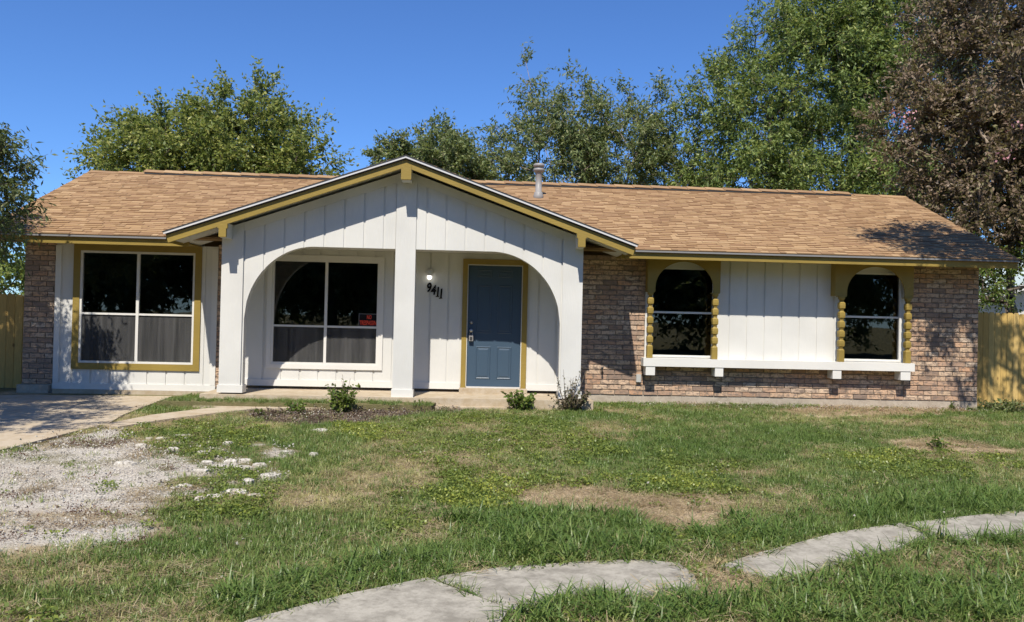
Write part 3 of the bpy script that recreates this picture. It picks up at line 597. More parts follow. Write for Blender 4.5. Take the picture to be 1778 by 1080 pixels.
sill = MB().box(2.91, 7.57, -.225, -.001, .778, .914).build('window_sill', M['white_trim'], house)
for x0_, x1_ in ((2.955, 3.11), (4.13, 4.27), (6.15, 6.30), (7.33, 7.50)): MB().box(x0_, x1_, -.215, -.003, .628, .777).build('sill_bracket', M['white_trim'], sill)
# ---- vent pipe on the roof
vx, vy = 1.27, 2.15; vz = zmain(vy)
b = MB(); b.lathe([(.10, -.06), (.10, .05), (.085, .075), (.085, .11), (.062, .115), (.062, .50), (.075, .515)], (vx, vy, vz), 16); vp = b.build('vent_pipe', M['grey_metal'], house)
b = MB(); b.lathe([(.065, .50), (.108, .53), (.108, .57), (.075, .585), (.075, .60), (.112, .615), (.112, .65), (.09, .672), (.02, .68)], (vx, vy, vz), 16); b.build('vent_cap', M['grey_metal'], vp)
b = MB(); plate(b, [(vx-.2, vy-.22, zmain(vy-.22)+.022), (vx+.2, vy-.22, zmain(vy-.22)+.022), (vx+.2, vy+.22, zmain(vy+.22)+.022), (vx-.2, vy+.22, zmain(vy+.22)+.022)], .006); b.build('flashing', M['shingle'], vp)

# ------------------------------------------------------------------ things fixed to the house
def text_mesh(body, size, ext=.002, shear=0, bold=0, space=1.0):
    cu = bpy.data.curves.new('t', 'FONT'); cu.body = body; cu.size = size; cu.extrude = ext; cu.shear = shear; cu.offset = bold; cu.align_x = 'CENTER'; cu.align_y = 'CENTER'; cu.space_character = space; cu.resolution_u = 3
    o = bpy.data.objects.new('t', cu); col.objects.link(o); dg = bpy.context.evaluated_depsgraph_get(); me = bpy.data.meshes.new_from_object(o.evaluated_get(dg)); bpy.data.objects.remove(o); me.materials.clear()
    me.transform(Matrix.Rotation(R(90), 4, 'X')); return me
lamp = tag(empty('wall_lamp', (-.698, 0, 2.175)), 'small white porch wall lamp with a lit bulb above the black house number', 'lamp')
ylathe([(.062, 0), (.062, .02), (.05, .035), (.02, .04)], (0, -.001, .09)).build('base_plate', M['lamp_white'], lamp)
b = MB(); b.lathe([(.042, .03), (.05, .05), (.052, .1), (.04, .13), (.012, .145)], (0, -.066, 0), 14); b.build('holder', M['lamp_white'], lamp)
b = MB(); b.lathe([(.008, -.035), (.028, -.024), (.038, 0), (.036, .02), (.03, .031)], (0, -.066, 0), 14); b.build('bulb', M['bulb'], lamp)
num = tag(empty('house_number', (-.62, 0, 1.96)), 'black slanted metal house number 9411 on white boards beside the blue door', 'house number')
for ch, (px_, py_), rot_ in (('9', (744, 500), 4), ('4', (751.8, 504.5), 4), ('1', (759.2, 507.5), 6), ('1', (765, 510.5), 6)):
    q = at(px_, py_, -.012); me = text_mesh(ch, .215, .004, .22, .007); o = link('digit', me, M['black'], num, (q[0]+.62, -.012, q[2]-1.96)); o.scale = (.78, 1, 1); o.rotation_euler = (0, R(-rot_), 0)
    if ch == '1':
        MB().box(-.040, .030, -.004, .004, -.078, -.064).build('serif', M['black'], o)
sg = tag(empty('warning_sign', (-1.69, .0, 1.44)), 'black sign reading NO TRESPASSING in red letters on the porch window', 'sign')
MB().box(-.172, .172, .010, .0125, -.105, .105).build('sign_panel', M['black'], sg)
for q in ((-.172, .172, .099, .105), (-.172, .172, -.105, -.099), (-.172, -.166, -.099, .099), (.166, .172, -.099, .099)): MB().box(q[0], q[1], .008, .0099, q[2], q[3]).build('sign_border', M['grey_print'], sg)
for body, wd_, ht_, zc in (('NO', .075, .068, .050), ('TRESPASSING', .318, .078, -.046)):
    me = text_mesh(body, .1, .001, 0, .002); xs_ = [v.co.x for v in me.vertices]; zs_ = [v.co.z for v in me.vertices]; w0, h0 = max(xs_)-min(xs_), max(zs_)-min(zs_)
    me.transform(Matrix.Translation((-(max(xs_)+min(xs_))/2, 0, -(max(zs_)+min(zs_))/2))); o = link('lettering', me, M['red_print'], sg, (0, .0085, zc)); o.scale = (wd_/w0, 1, ht_/h0)
lb = tag(empty('lockbox', (.02, 0, 1.19)), 'grey metal key lockbox hanging from the knob of the blue door', 'lockbox')
MB().box(-.035, .035, -.05, -.012, -.06, .04).build('box_body', M['grey_metal'], lb); MB().box(-.022, .022, -.056, -.0505, -.045, .01).build('dial', M['dark_metal'], lb)
b = MB()
for k in range(8): a0, a1 = math.pi*k/8, math.pi*(k+1)/8; b.tube((.024*math.cos(a0), -.03, .04+.06*math.sin(a0)), (.024*math.cos(a1), -.03, .04+.06*math.sin(a1)), .005, .005, 6)
b.build('shackle', M['steel'], lb)
q = at(1108.5, 656.5, -.03); ob = tag(empty('outlet_box', (q[0], 0, q[2])), 'small grey weatherproof outlet box on the brick wall below the window sill', 'outlet')
MB().box(-.035, .035, -.045, .0, -.062, .062).build('box_body', M['outlet_grey'], ob); MB().box(-.040, .040, -.056, -.0455, -.066, .066).build('cover', M['outlet_grey'], ob)
q = at(1045, 645, -.02); fb = tag(empty('hose_bib', (q[0], 0, q[2])), 'dark metal hose tap on the brick wall right of the porch', 'tap')
b = MB(); b.tube((0, .0, .05), (0, -.05, .05), .012, .012, 8); b.tube((0, -.05, .055), (0, -.06, -.03), .012, .013, 8); b.build('spout', M['dark_metal'], fb)
ylathe([(.008, 0), (.022, .002), (.022, .012), (.005, .014)], (0, -.05, .06), 8).build('handle', M['dark_metal'], fb)

# ------------------------------------------------------------------ fences
def fence(name, label, x0, x1, Y, ztop_, pw, seed):
    f = tag(empty(name, (x0, Y, .13)), label, 'fence', 'wooden privacy fences beside the house'); r = random.Random(seed); x = 0
    while x < x1-x0:
        w = pw*r.uniform(.92, 1.06); h = ztop_-.13+r.uniform(-.012, .012)
        o = MB().add([(0, 0, .02), (w-.006, 0, .02), (w-.006, .018, .02), (0, .018, .02), (0, 0, h-.03), (.02, 0, h), (w-.026, 0, h), (w-.006, 0, h-.03), (0, .018, h-.03), (.02, .018, h), (w-.026, .018, h), (w-.006, .018, h-.03)],
                     [(0, 1, 7, 6, 5, 4), (3, 8, 9, 10, 11, 2), (0, 4, 8, 3), (1, 2, 11, 7), (4, 5, 9, 8), (5, 6, 10, 9), (6, 7, 11, 10), (0, 3, 2, 1)]).build('picket', M['wood_fence'], f, (x, r.uniform(-.004, .004), 0)); x += w
    for z in (.35, 1.05, 1.5): MB().box(0, x1-x0, .024, .06, z-.045, z+.045).build('rail', M['wood_fence'], f)
    k = 0
    while k*2.4 < x1-x0: MB().box(k*2.4+.05, k*2.4+.14, .062, .152, -.1, ztop_-.25).build('post', M['wood_fence'], f); k += 1
fence('picket_fence', 'yellow wooden fence at the corner by the brick pier with two windows', 8.86, 14.2, .30, 1.82, .115, 3)
fence('picket_fence', 'yellow wooden fence beside the driveway at the shaded brick corner', -13.6, -7.36, .50, 1.745, .135, 5)
t = NT('rock_white'); p = t.pos(); n = t.noise(30, 5, p, .7); t.bump(n, .6, .01); M['rock_white'] = t.fin(t.ramp(n, [(.36, (.22, .20, .165)), (.5, (.46, .43, .375)), (.64, (.58, .55, .49))]), .9, .1)

# ------------------------------------------------------------------ trees and shrubs
def sample_ell(rg, ells, n, shell=1.9):
    vol = np.array([e[1][0]*e[1][1]*e[1][2] for e in ells]); k = rg.choice(len(ells), n, p=vol/vol.sum())
    d = rg.normal(size=(n, 3)); d /= np.linalg.norm(d, axis=1)[:, None]; r = rg.random(n)**(1/shell/1.25)
    C_ = np.array([e[0] for e in ells], float)[k]; S_ = np.array([e[1] for e in ells], float)[k]
    lump = 1+.22*(np.sin(d[:, 0]*5+k)+np.sin(d[:, 1]*6+2*k)+np.sin(d[:, 2]*5.3+1))/2
    return C_+d*S_*(r*lump)[:, None]
def leaves(rg, pos, axis, L, Wd, droop, flat_=.2):
    n = len(pos); a = axis*.7+rg.normal(size=(n, 3))*.75; a[:, 2] -= droop; a /= np.linalg.norm(a, axis=1)[:, None]
    nn = rg.normal(size=(n, 3)); nn[:, 2] = np.abs(nn[:, 2])+flat_; s = np.cross(a, nn); s /= np.linalg.norm(s, axis=1)[:, None]+1e-9; up = np.cross(s, a)
    l = L*rg.uniform(.65, 1.25, n)[:, None]; w = Wd*rg.uniform(.7, 1.2, n)[:, None]
    return np.stack([pos, pos+a*l*.45+s*w*.5+up*w*.12, pos+a*l-up*l*.08, pos+a*l*.45-s*w*.5+up*w*.12], 1)
def tree(name, label, base, fork_z, ells, N, twigs, per, L, Wd, leaf, trunk_r, seed, bark='bark', twig_len=.7, droop=.25, upbias=.25, group=None, stems=1, flowers=None, cat='tree', twig_r=.006, spread_trunk=.25, outward=.8):
    rg = np.random.default_rng(seed); base = np.array(base, float); root = tag(empty(name, tuple(base)), label, cat, group)
    cen = np.mean([e[0] for e in ells], 0)
    nodes = []; par = []; 
    b = MB()
    nodes.append(base.copy()); par.append(-1); tips = []
    for s_ in range(stems):
        prev = 0; ang = 2*math.pi*s_/max(1, stems)+rg.uniform(0, 1); off = np.array([math.cos(ang), math.sin(ang), 0])*(spread_trunk if stems > 1 else 0)
        for k in range(1, 5):
            t_ = k/4; p = base+(np.array([cen[0], cen[1], 0])-np.array([base[0], base[1], 0]))*t_*.25+off*t_*2+np.array([rg.normal()*.07, rg.normal()*.07, (fork_z-base[2])*t_]); nodes.append(p); par.append(prev); prev = len(nodes)-1
        tips.append(prev)
    pts = sample_ell(rg, ells, N); pts = pts[pts[:, 2] > base[2]+.15]
    fk = np.mean([nodes[i] for i in tips], 0); pts = pts[np.argsort(np.linalg.norm(pts-fk, axis=1))]
    arr = np.zeros((len(nodes)+len(pts), 3)); arr[:len(nodes)] = nodes; n = len(nodes); n0 = n; depth = [0]*n; start = min(tips)
    for p in pts:
        d = np.linalg.norm(arr[start:n]-p, axis=1)+.22*np.array(depth[start:n])*.4
        j = start+int(np.argmin(d)); arr[n] = p; par.append(j); depth.append(depth[j]+1); n += 1
    cnt = np.ones(n)
    for i in range(n-1, 0, -1): cnt[par[i]] += cnt[i]
    rad = np.maximum(.009, trunk_r*(cnt/cnt[0])**.62); rad[0] = trunk_r*1.25
    for i in range(1, n):
        j = par[i]; r0 = rad[i] if j >= n0 or i >= n0 else rad[j]; r0 = min(rad[j], rad[i]*1.35); b.tube(arr[j]-base, arr[i]-base, r0, rad[i]*.9, 6 if rad[i] > .05 else 4)
    P_ = arr[n0:n]; m = len(P_)
    ctr = np.array([e[0] for e in ells])[np.argmin(np.linalg.norm((P_[:, None]-np.array([e[0] for e in ells])[None])/np.array([e[1] for e in ells])[None], axis=2), axis=1)]
    out = P_-ctr; out /= np.linalg.norm(out, axis=1)[:, None]+1e-6
    tb = np.repeat(P_, twigs, 0); to = np.repeat(out, twigs, 0)*outward+rg.normal(size=(m*twigs, 3))*.62; to[:, 2] += upbias; to /= np.linalg.norm(to, axis=1)[:, None]; tl = twig_len*rg.uniform(.5, 1.3, m*twigs)
    for i in range(0, m*twigs, 2): b.tube(tb[i]-base, tb[i]+to[i]*tl[i]*.95-np.array([0, 0, .12*tl[i]])-base, twig_r, twig_r*.4, 3)
    b.build('trunk', M[bark], root)
    tt = np.tile(np.linspace(.12, 1.0, per), m*twigs)+rg.normal(size=m*twigs*per)*.05
    lp = np.repeat(tb, per, 0)+np.repeat(to, per, 0)*(tt*np.repeat(tl, per))[:, None]+rg.normal(size=(m*twigs*per, 3))*.035; lp[:, 2] -= .12*np.repeat(tl, per)*tt**2
    V = leaves(rg, lp, np.repeat(to, per, 0), L, Wd, droop)-base
    cr = link('crown', quads('crown', V), M[leaf], root); tag(cr, kind='stuff')
    if flowers:
        pos = []
        for f in flowers: pos.append(np.array(f)+rg.normal(size=(22, 3))*.09)
        pos = np.concatenate(pos); V = leaves(rg, pos, rg.normal(size=pos.shape), .07, .05, 0)-base; tag(link('blossom', quads('blossom', V), M['pink_petal'], root), kind='stuff')
    return root
def copy_tree(src, loc, rz, s, label=None):
    c = src.copy(); col.objects.link(c); c.location = loc; c.rotation_euler = (0, 0, rz); c.scale = (s, s, s)
    if label: c['label'] = label
    for ch in list(src.children): k = ch.copy(); col.objects.link(k); k.parent = c
    return c
def E_(px, py, Y, rx, ry, rz): q = at(px, py, Y); return ((q[0], q[1], q[2]), (rx, ry, rz))
Z0 = .14
tree('elm_tree', 'broad leafy elm behind the left end of the roof', (-7.6, 12, Z0), 3.2,
     [E_(320, 270, 12, 2.3, 2.2, 1.6), E_(425, 250, 12.4, 2.0, 2, 1.65), E_(262, 285, 11.6, 1.5, 1.6, 1.2), E_(500, 290, 12, 1.5, 1.6, 1.3), E_(185, 305, 12, .6, .8, .35), E_(600, 310, 12.5, .6, .6, .5)], 420, 9, 15, .14, .07, 'elm_leaf', .20, 21, twig_len=.85, upbias=.25, outward=1.1)
tree('live_oak', 'small dark green oak behind the porch gable peak', (-1.2, 13, Z0), 2.6, [E_(745, 285, 13, 1.5, 1.4, 1.25), E_(800, 300, 13, 1.1, 1.2, 1.0), E_(690, 300, 13.2, .8, .9, .8)], 240, 8, 14, .13, .06, 'olive_leaf', .13, 22, twig_len=.5, upbias=.2)
tree('pecan_tree', 'tall feathery grey-green tree behind the roof vent pipe', (4.2, 14.5, Z0), 3.0,
     [E_(960, 285, 14.5, 2.2, 2, 1.9), E_(1080, 270, 14.5, 2.3, 2, 2.0), E_(1000, 225, 14, 1.6, 1.4, 1.5), E_(915, 140, 14.2, .55, .5, 1.0), E_(1135, 190, 14.6, .9, .8, 1.0), E_(870, 215, 14, .9, .6, .5), E_(1160, 300, 14.5, 1.6, 1.6, 1.6), E_(880, 310, 14, 1.2, 1.2, 1.1)], 380, 8, 14, .16, .055, 'olive_leaf', .16, 23, twig_len=.75, droop=.45, upbias=.3, bark='pale_bark')
tree('cedar_elm', 'huge bright green tree rising above the right side of the roof', (9.4, 13.5, Z0), 3.6,
     [E_(1310, 220, 13, 2.2, 2.2, 2.3), E_(1420, 120, 13.5, 2.6, 2.4, 2.7), E_(1300, 310, 12.5, 2.0, 2, 1.4), E_(1480, 0, 14, 2.7, 2.4, 2.6), E_(1450, 270, 13, 2.2, 2, 2.0), E_(1560, 60, 14, 2.6, 2.2, 2.6), E_(1255, 170, 13, 1.0, 1, 1.2), E_(1600, 200, 14.5, 2.4, 2, 2.6), E_(1350, 60, 13, 1.2, 1.2, 1.2), *[E_(1560, 320, 11.5, 1.5, 1.2, .9)]*3, *[E_(1440, 325, 11.5, 1.5, 1.2, .8)]*2, *[E_(1215, 300, 12.8, .9, .9, 1.0)]*2], 1000, 9, 14, .17, .058, 'bright_leaf', .24, 24, twig_len=.85, droop=.45, upbias=.1)
tree('crape_myrtle', 'brown leaved crape myrtle with pink blossoms behind the fence by the roof corner', (12.3, 3.4, Z0), 2.2,
     [E_(1660, 250, 4, 1.3, 1.4, 1.7), E_(1700, 110, 4, 1.5, 1.5, 1.6), E_(1770, 200, 3.6, 1.5, 1.6, 2.2), E_(1740, 340, 3.4, 1.3, 1.4, 1.1), E_(1600, 200, 4.6, .9, 1, 1.2), E_(1760, 20, 4, 1.5, 1.5, 1.4), E_(1850, 300, 3.6, 1.5, 1.5, 1.6), E_(1640, 340, 4.4, .9, .9, .8), E_(1660, 10, 4.6, 1.0, 1, 1.0), E_(1690, 400, 3.2, .9, .9, .6), E_(1690, 400, 3.2, .9, .9, .6), E_(1640, 370, 4.2, .7, .8, .5)], 760, 9, 16, .10, .05, 'brown_leaf', .085, 25, bark='pale_bark', twig_len=.55, droop=.1, upbias=.3, stems=4, group=None,
     flowers=[at(1553, 198, 3.2), at(1575, 200, 3.4), at(1745, 272, 2.0), at(1570, 212, 3.3), at(1760, 215, 2.2)])
tree('crape_myrtle', 'brown crape myrtle on the lawn throwing dappled shade on the brick corner', (10.3, -3.4, float(zg0(-3.4))), 2.4,
     [((10.3, -3.4, 5.7), (1.2, 1.3, 1.3)), *[((7.6, -2.9, 7.2), (1.2, 1.1, .7))]*2, ((8.3, -2.9, 6.9), (.8, .9, .5)), ((10.8, -3.4, 5.0), (1.5, 1.5, 1.4)), ((7.95, -2.6, 4.9), (.5, .6, .8)), ((9.6, -3.4, 7.7), (1.2, 1.2, .6))], 400, 8, 13, .095, .048, 'brown_leaf', .085, 26, bark='pale_bark', twig_len=.55, droop=.1, upbias=.3, stems=4)
tree('willow_oak', 'dark narrow-leaved tree overhanging the driveway and the roof corner', (-8.9, -4.3, float(zg0(-4.3))), 2.3,
     [((-8.8, -3.8, 5.0), (1.8, 1.8, 2.0)), *[((-7.95, -2.9, 4.6), (.9, 1.1, 1.2))]*2, ((-7.2, -2.6, 3.7), (.8, .8, .75)), *[E_(-22, 300, -2.4, .42, .5, .70)]*5, *[E_(-30, 378, -2.3, .42, .5, .34)]*8, *[E_(-70, 330, -2.3, .5, .6, .8)]*3, ((-9.8, -4.4, 4.6), (1.8, 1.7, 1.8)), ((-8.1, -5.0, 5.3), (1.5, 1.4, 1.4)), ((-7.2, -4.6, 4.2), (1.0, 1.0, .9)), *[((-6.9, -6.2, 4.5), (1.4, 1.4, .7))]*2, *[((-8.2, -2.0, 4.9), (.9, .8, 1.1))]*3], 780, 8, 16, .10, .03, 'willow_leaf', .14, 27, twig_len=.42, droop=.5, upbias=.1)
tree('hedge_bush', 'bright green bush showing above the fence beside the driveway', (-14.5, 9, Z0), 1.2, [E_(0, 470, 9, 2.4, 1.5, 1.3), E_(60, 440, 9.5, 2.0, 1.5, 1.4), E_(-80, 440, 9, 2, 1.5, 1.8)], 170, 6, 13, .13, .07, 'bright_leaf', .09, 28, twig_len=.6, cat='bush', stems=3)
tree('hedge_bush', 'dark leafy bush behind the yellow fence by the neighbour house', (11.2, 2.4, Z0), 1.0, [E_(1715, 490, 2.2, .5, .5, .55), E_(1780, 460, 3, .8, .7, .5), E_(1720, 440, 2.6, .6, .6, .35)], 80, 6, 12, .075, .04, 'shrub_leaf', .05, 29, twig_len=.35, cat='bush', stems=3)
st_ = tree('street_tree', 'dark leafy shade tree across the street opposite the house', (-3, -33, -.1), 3.0, [((-3, -33, 6), (4.2, 3.2, 3.2)), ((-5.5, -33, 4.6), (2.8, 2.4, 2.2)), ((-.5, -33, 4.8), (2.8, 2.4, 2.3)), ((-3, -32, 2.4), (4.6, 2, 1.9))], 420, 8, 13, .26, .14, 'olive_leaf', .24, 30, twig_len=1.1, group='shade trees across the street')
for i, x in enumerate((-26, -19, -13, -7.5, 3, 8.5, 14.5, 21)): copy_tree(st_, (x, -32-(i % 3)*1.7, -.1), i*1.3, 1.0+.12*((i*7) % 4))

def shrub(name, label, px, py, h, wd, n, leaf, seed, L=.05, Wd=.03, upright=.8, per=12, group=None, cat='shrub'):
    rg = np.random.default_rng(seed); p = gp(px, py); root = tag(empty(name, (p[0], p[1], float(zg0(p[1]))-.01)), label, cat, group); b = MB(); pos = []; ax = []
    for i in range(n):
        a = rg.uniform(0, 6.28); tilt = rg.uniform(.05, 1)*(1-upright)*1.4; hh = h*rg.uniform(.45, 1.0)*(1-.35*tilt); r = wd/2*rg.uniform(.1, 1)
        q0 = np.array([math.cos(a)*r*.25, math.sin(a)*r*.25, 0]); q1 = np.array([math.cos(a)*r*.7, math.sin(a)*r*.7, hh*.55]); q2 = np.array([math.cos(a)*r*1.05+rg.normal()*.02, math.sin(a)*r*1.05+rg.normal()*.02, hh])
        b.tube(q0, q1, .005, .004, 4); b.tube(q1, q2, .004, .002, 4)
        for k in range(per):
            t_ = rg.uniform(.12, 1); q = q0+(q1-q0)*t_/.55 if t_ < .55 else q1+(q2-q1)*(t_-.55)/.45; pos.append(q); ax.append(np.array([math.cos(rg.uniform(0, 6.28)), math.sin(rg.uniform(0, 6.28)), .4]))
    b.build('stems', M['bark'], root); V = leaves(rg, np.array(pos), np.array(ax), L, Wd, .0); tag(link('foliage', quads('foliage', V), M[leaf], root), kind='stuff')
    return root
shrub('leafy_shrub', 'bushy green shrub with two tall sprigs before the porch window', 594, 716, .46, .46, 34, 'shrub_leaf', 41, .075, .045, .55, 16)
shrub('leafy_sprig', 'two thin sprigs rising from the green shrub before the porch window', 598, 714, .62, .30, 5, 'shrub_leaf', 42, .06, .035, .9, 9, cat='shrub')
shrub('leafy_shrub', 'low round green plant at the end of the concrete strip by the mulch', 513, 719, .22, .28, 20, 'shrub_leaf', 43, .06, .035, .4, 14)
shrub('leafy_shrub', 'small green seedling in the mulch beside the bushy shrub', 641, 707, .17, .24, 14, 'shrub_leaf', 44, .055, .03, .5, 10)
shrub('leafy_shrub', 'tiny weed at the tip of the curved concrete path', 452, 722, .14, .16, 8, 'shrub_leaf', 45, .05, .03, .5, 9)
shrub('leafy_shrub', 'light green leafy bush just right of the door step', 903, 713, .36, .52, 34, 'shrub_leaf', 46, .075, .05, .4, 15)
shrub('purple_bush', 'dark purplish bush with upright twigs at the right porch pillar', 990, 713, .36, .66, 46, 'purple_leaf', 47, .06, .03, .45, 15)
shrub('purple_sprig', 'tall thin dark sprigs standing in the purplish bush', 988, 712, .70, .50, 13, 'purple_leaf', 48, .045, .022, .92, 14)
shrub('leafy_shrub', 'small weed against the foundation below the brick pier', 1652, 713, .16, .14, 9, 'shrub_leaf', 49, .05, .03, .6, 10)
shrub('leafy_shrub', 'pale low weed at the foot of the house corner', 1683, 714, .10, .18, 9, 'shrub_leaf', 50, .05, .03, .4, 8)
shrub('leafy_shrub', 'dark creeper massed along the foot of the fence by the brick pier', 1745, 715, .26, .9, 60, 'olive_leaf', 51, .06, .04, .3, 14)
shrub('leafy_shrub', 'taller weed tuft in the thin grass before the right window', 1628, 782, .20, .25, 14, 'shrub_leaf', 52, .05, .028, .5, 12)
shrub('leafy_shrub', 'seedling with thin stem beside the centre post', 726, 712, .22, .14, 6, 'shrub_leaf', 53, .06, .03, .8, 8)

# ------------------------------------------------------------------ neighbour house beyond the right fence
nb = tag(empty('neighbor_house', (19, 14, .1)), 'pale neighbour house with light grey-green roof glimpsed over the yellow fence', 'house')
b = MB(); b.box(-6, 9, 0, 7, 0, 2.5); b.build('wall', M['neighbor_wall'], nb)
b = MB(); plate(b, [(-6.4, -.5, 2.55), (9.4, -.5, 2.55), (9.4, 3.5, 4.3), (-6.4, 3.5, 4.3)], .12); plate(b, [(9.4, 7.5, 2.55), (-6.4, 7.5, 2.55), (-6.4, 3.501, 4.3), (9.4, 3.501, 4.3)], .12); b.build('roof', M['teal_roof'], nb)
b = MB(); b.prism([(-4.5, 0), (3.0, 0), (3.0, 1.9), (-.75, 3.1), (-4.5, 1.9)], -2.5, -.0); b.build('porch_wall', M['neighbor_wall'], nb)
for s_ in (-1, 1): b = MB(); x_ = -.75+s_*4.3; b.add([(-.75, y, z) for y in (-3.0, -2.95) for z in (3.02, 3.22)]+[(x_, y, z) for y in (-3.0, -2.95) for z in (1.65, 1.85)], [(0, 4, 5, 1), (2, 3, 7, 6), (0, 2, 6, 4), (1, 5, 7, 3), (4, 6, 7, 5), (0, 1, 3, 2)]); b.build('rake_board', M['white_trim'], nb)
b = MB()
for s_ in (-1, 1): x_ = -.75+s_*4.3; q = [(-.75, -3.0, 3.24), (x_, -3.0, 1.87), (x_, 2, 1.87), (-.75, 2, 3.24)]; plate(b, q if s_ < 0 else q[::-1], .03)
b.build('porch_roof', M['teal_roof'], nb)
for x in (-3, 1): b = MB(); b.box(x-.6, x+.6, -2.53, -2.49, .8, 1.7); o = b.build('window', M['white_trim'], nb); MB().box(x-.54, x+.54, -2.545, -2.531, .86, 1.64).build('pane', M['black'], o)

# ------------------------------------------------------------------ ground cover: grass, weeds, straw, gravel
lib = bpy.data.collections.new('tuft_library')
def variants(key, meshes, mat):
    c = bpy.data.collections.new(key); out = []
    for i, me in enumerate(meshes):
        o = bpy.data.objects.new('%s_%d' % (key, i), me); me.materials.append(mat); c.objects.link(o)
    return c
def tuft(rg, n, h0, h1, wd, spread, bend, segs=3):
    V = []; F_ = []
    for i in range(n):
        a = rg.uniform(0, 6.28); r = spread*math.sqrt(rg.random()); p = np.array([math.cos(a)*r, math.sin(a)*r, -.005]); h = rg.uniform(h0, h1); d = rg.uniform(0, 6.28); dv = np.array([math.cos(d), math.sin(d), 0]); lean = rg.uniform(.1, .5)*bend; cv = rg.uniform(.2, 1.0)*bend; sd = np.array([-dv[1], dv[0], 0]); w = wd*rg.uniform(.6, 1.2)
        n0 = len(V); th = lean
        for k in range(segs+1):
            f = 1-(k/segs)**1.6*.92; V += [tuple(p-sd*w*f/2), tuple(p+sd*w*f/2)]
            p = p+(dv*math.sin(th)+np.array([0, 0, math.cos(th)]))*h/segs; th += cv/segs*1.6
        for k in range(segs): F_.append((n0+2*k, n0+2*k+1, n0+2*k+3, n0+2*k+2))
    me = bpy.data.meshes.new('tuft'); me.from_pydata(V, [], F_); me.polygons.foreach_set('use_smooth', [True]*len(F_)); me.update(); return me
def rosette(rg, n, h, spread, L, Wd):
    pos = np.stack([rg.normal(size=n)*spread*.5, rg.normal(size=n)*spread*.5, rg.uniform(.1, 1, n)*h], 1); ax = rg.normal(size=(n, 3))*.6; ax[:, 2] = .15
    return quads('rosette', leaves(rg, pos, ax, L, Wd, 0, 1.4))
def straws(rg, n, L, spread):
    V = []
    for i in range(n):
        p = np.array([rg.normal()*spread*.5, rg.normal()*spread*.5, rg.uniform(.003, .02)]); a = rg.uniform(0, 6.28); d = np.array([math.cos(a), math.sin(a), rg.normal()*.12]); s_ = np.array([-d[1], d[0], .0])*.0022; l = L*rg.uniform(.4, 1.3); V.append([p-s_, p+s_, p+d*l+s_*.5, p+d*l-s_*.5])
    return quads('straw', np.array(V))
def pebble(rg, n=1, spread=0, s0=.5):
    b = MB()
    for i in range(n):
        c_ = np.array([rg.normal()*spread, rg.normal()*spread, 0]); s_ = s0*rg.uniform(.5, 1.2); dirs = np.array([(1, 0, 0), (-1, 0, 0), (0, 1, 0), (0, -1, 0), (0, 0, 1), (0, 0, -.4), ])*1.0
        v = [c_+d*s_*rg.uniform(.7, 1.15)*np.array([1, rg.uniform(.6, 1), rg.uniform(.4, .7)])+rg.normal(size=3)*s_*.1 for d in dirs]; b.add(v, [(0, 2, 4), (2, 1, 4), (1, 3, 4), (3, 0, 4), (2, 0, 5), (1, 2, 5), (3, 1, 5), (0, 3, 5)])
    return b.mesh('pebble')
rg = np.random.default_rng(77)
SHORT = variants('short_tuft', [tuft(rg, 18, .025, .075, .0055, .06, 1.5, 2) for i in range(6)], M['grass'])
MID = variants('mid_tuft', [tuft(rg, 16, .05, .12, .0055, .05, 1.1, 3) for i in range(6)], M['grass'])
TALL = variants('tall_tuft', [tuft(rg, 15, .09, .23, .0105, .06, 1.9, 4) for i in range(6)], M['grass'])
WEED = variants('weed_rosette', [rosette(rg, 30, .035, .085, .026, .018) for i in range(5)], M['weed'])
STRAW = variants('straw_bits', [straws(rg, 30, .09, .15) for i in range(5)], M['straw'])
STONE = variants('stone_bits', [pebble(rg, 5, .035, .012) for i in range(5)], M['stone'])
CHIP = variants('chip_bits', [pebble(rg, 6, .04, .014) for i in range(4)], M['chip'])
LITTER = variants('litter_bits', [rosette(rg, 16, .012, .12, .024, .009) for i in range(4)], M['red_litter'])
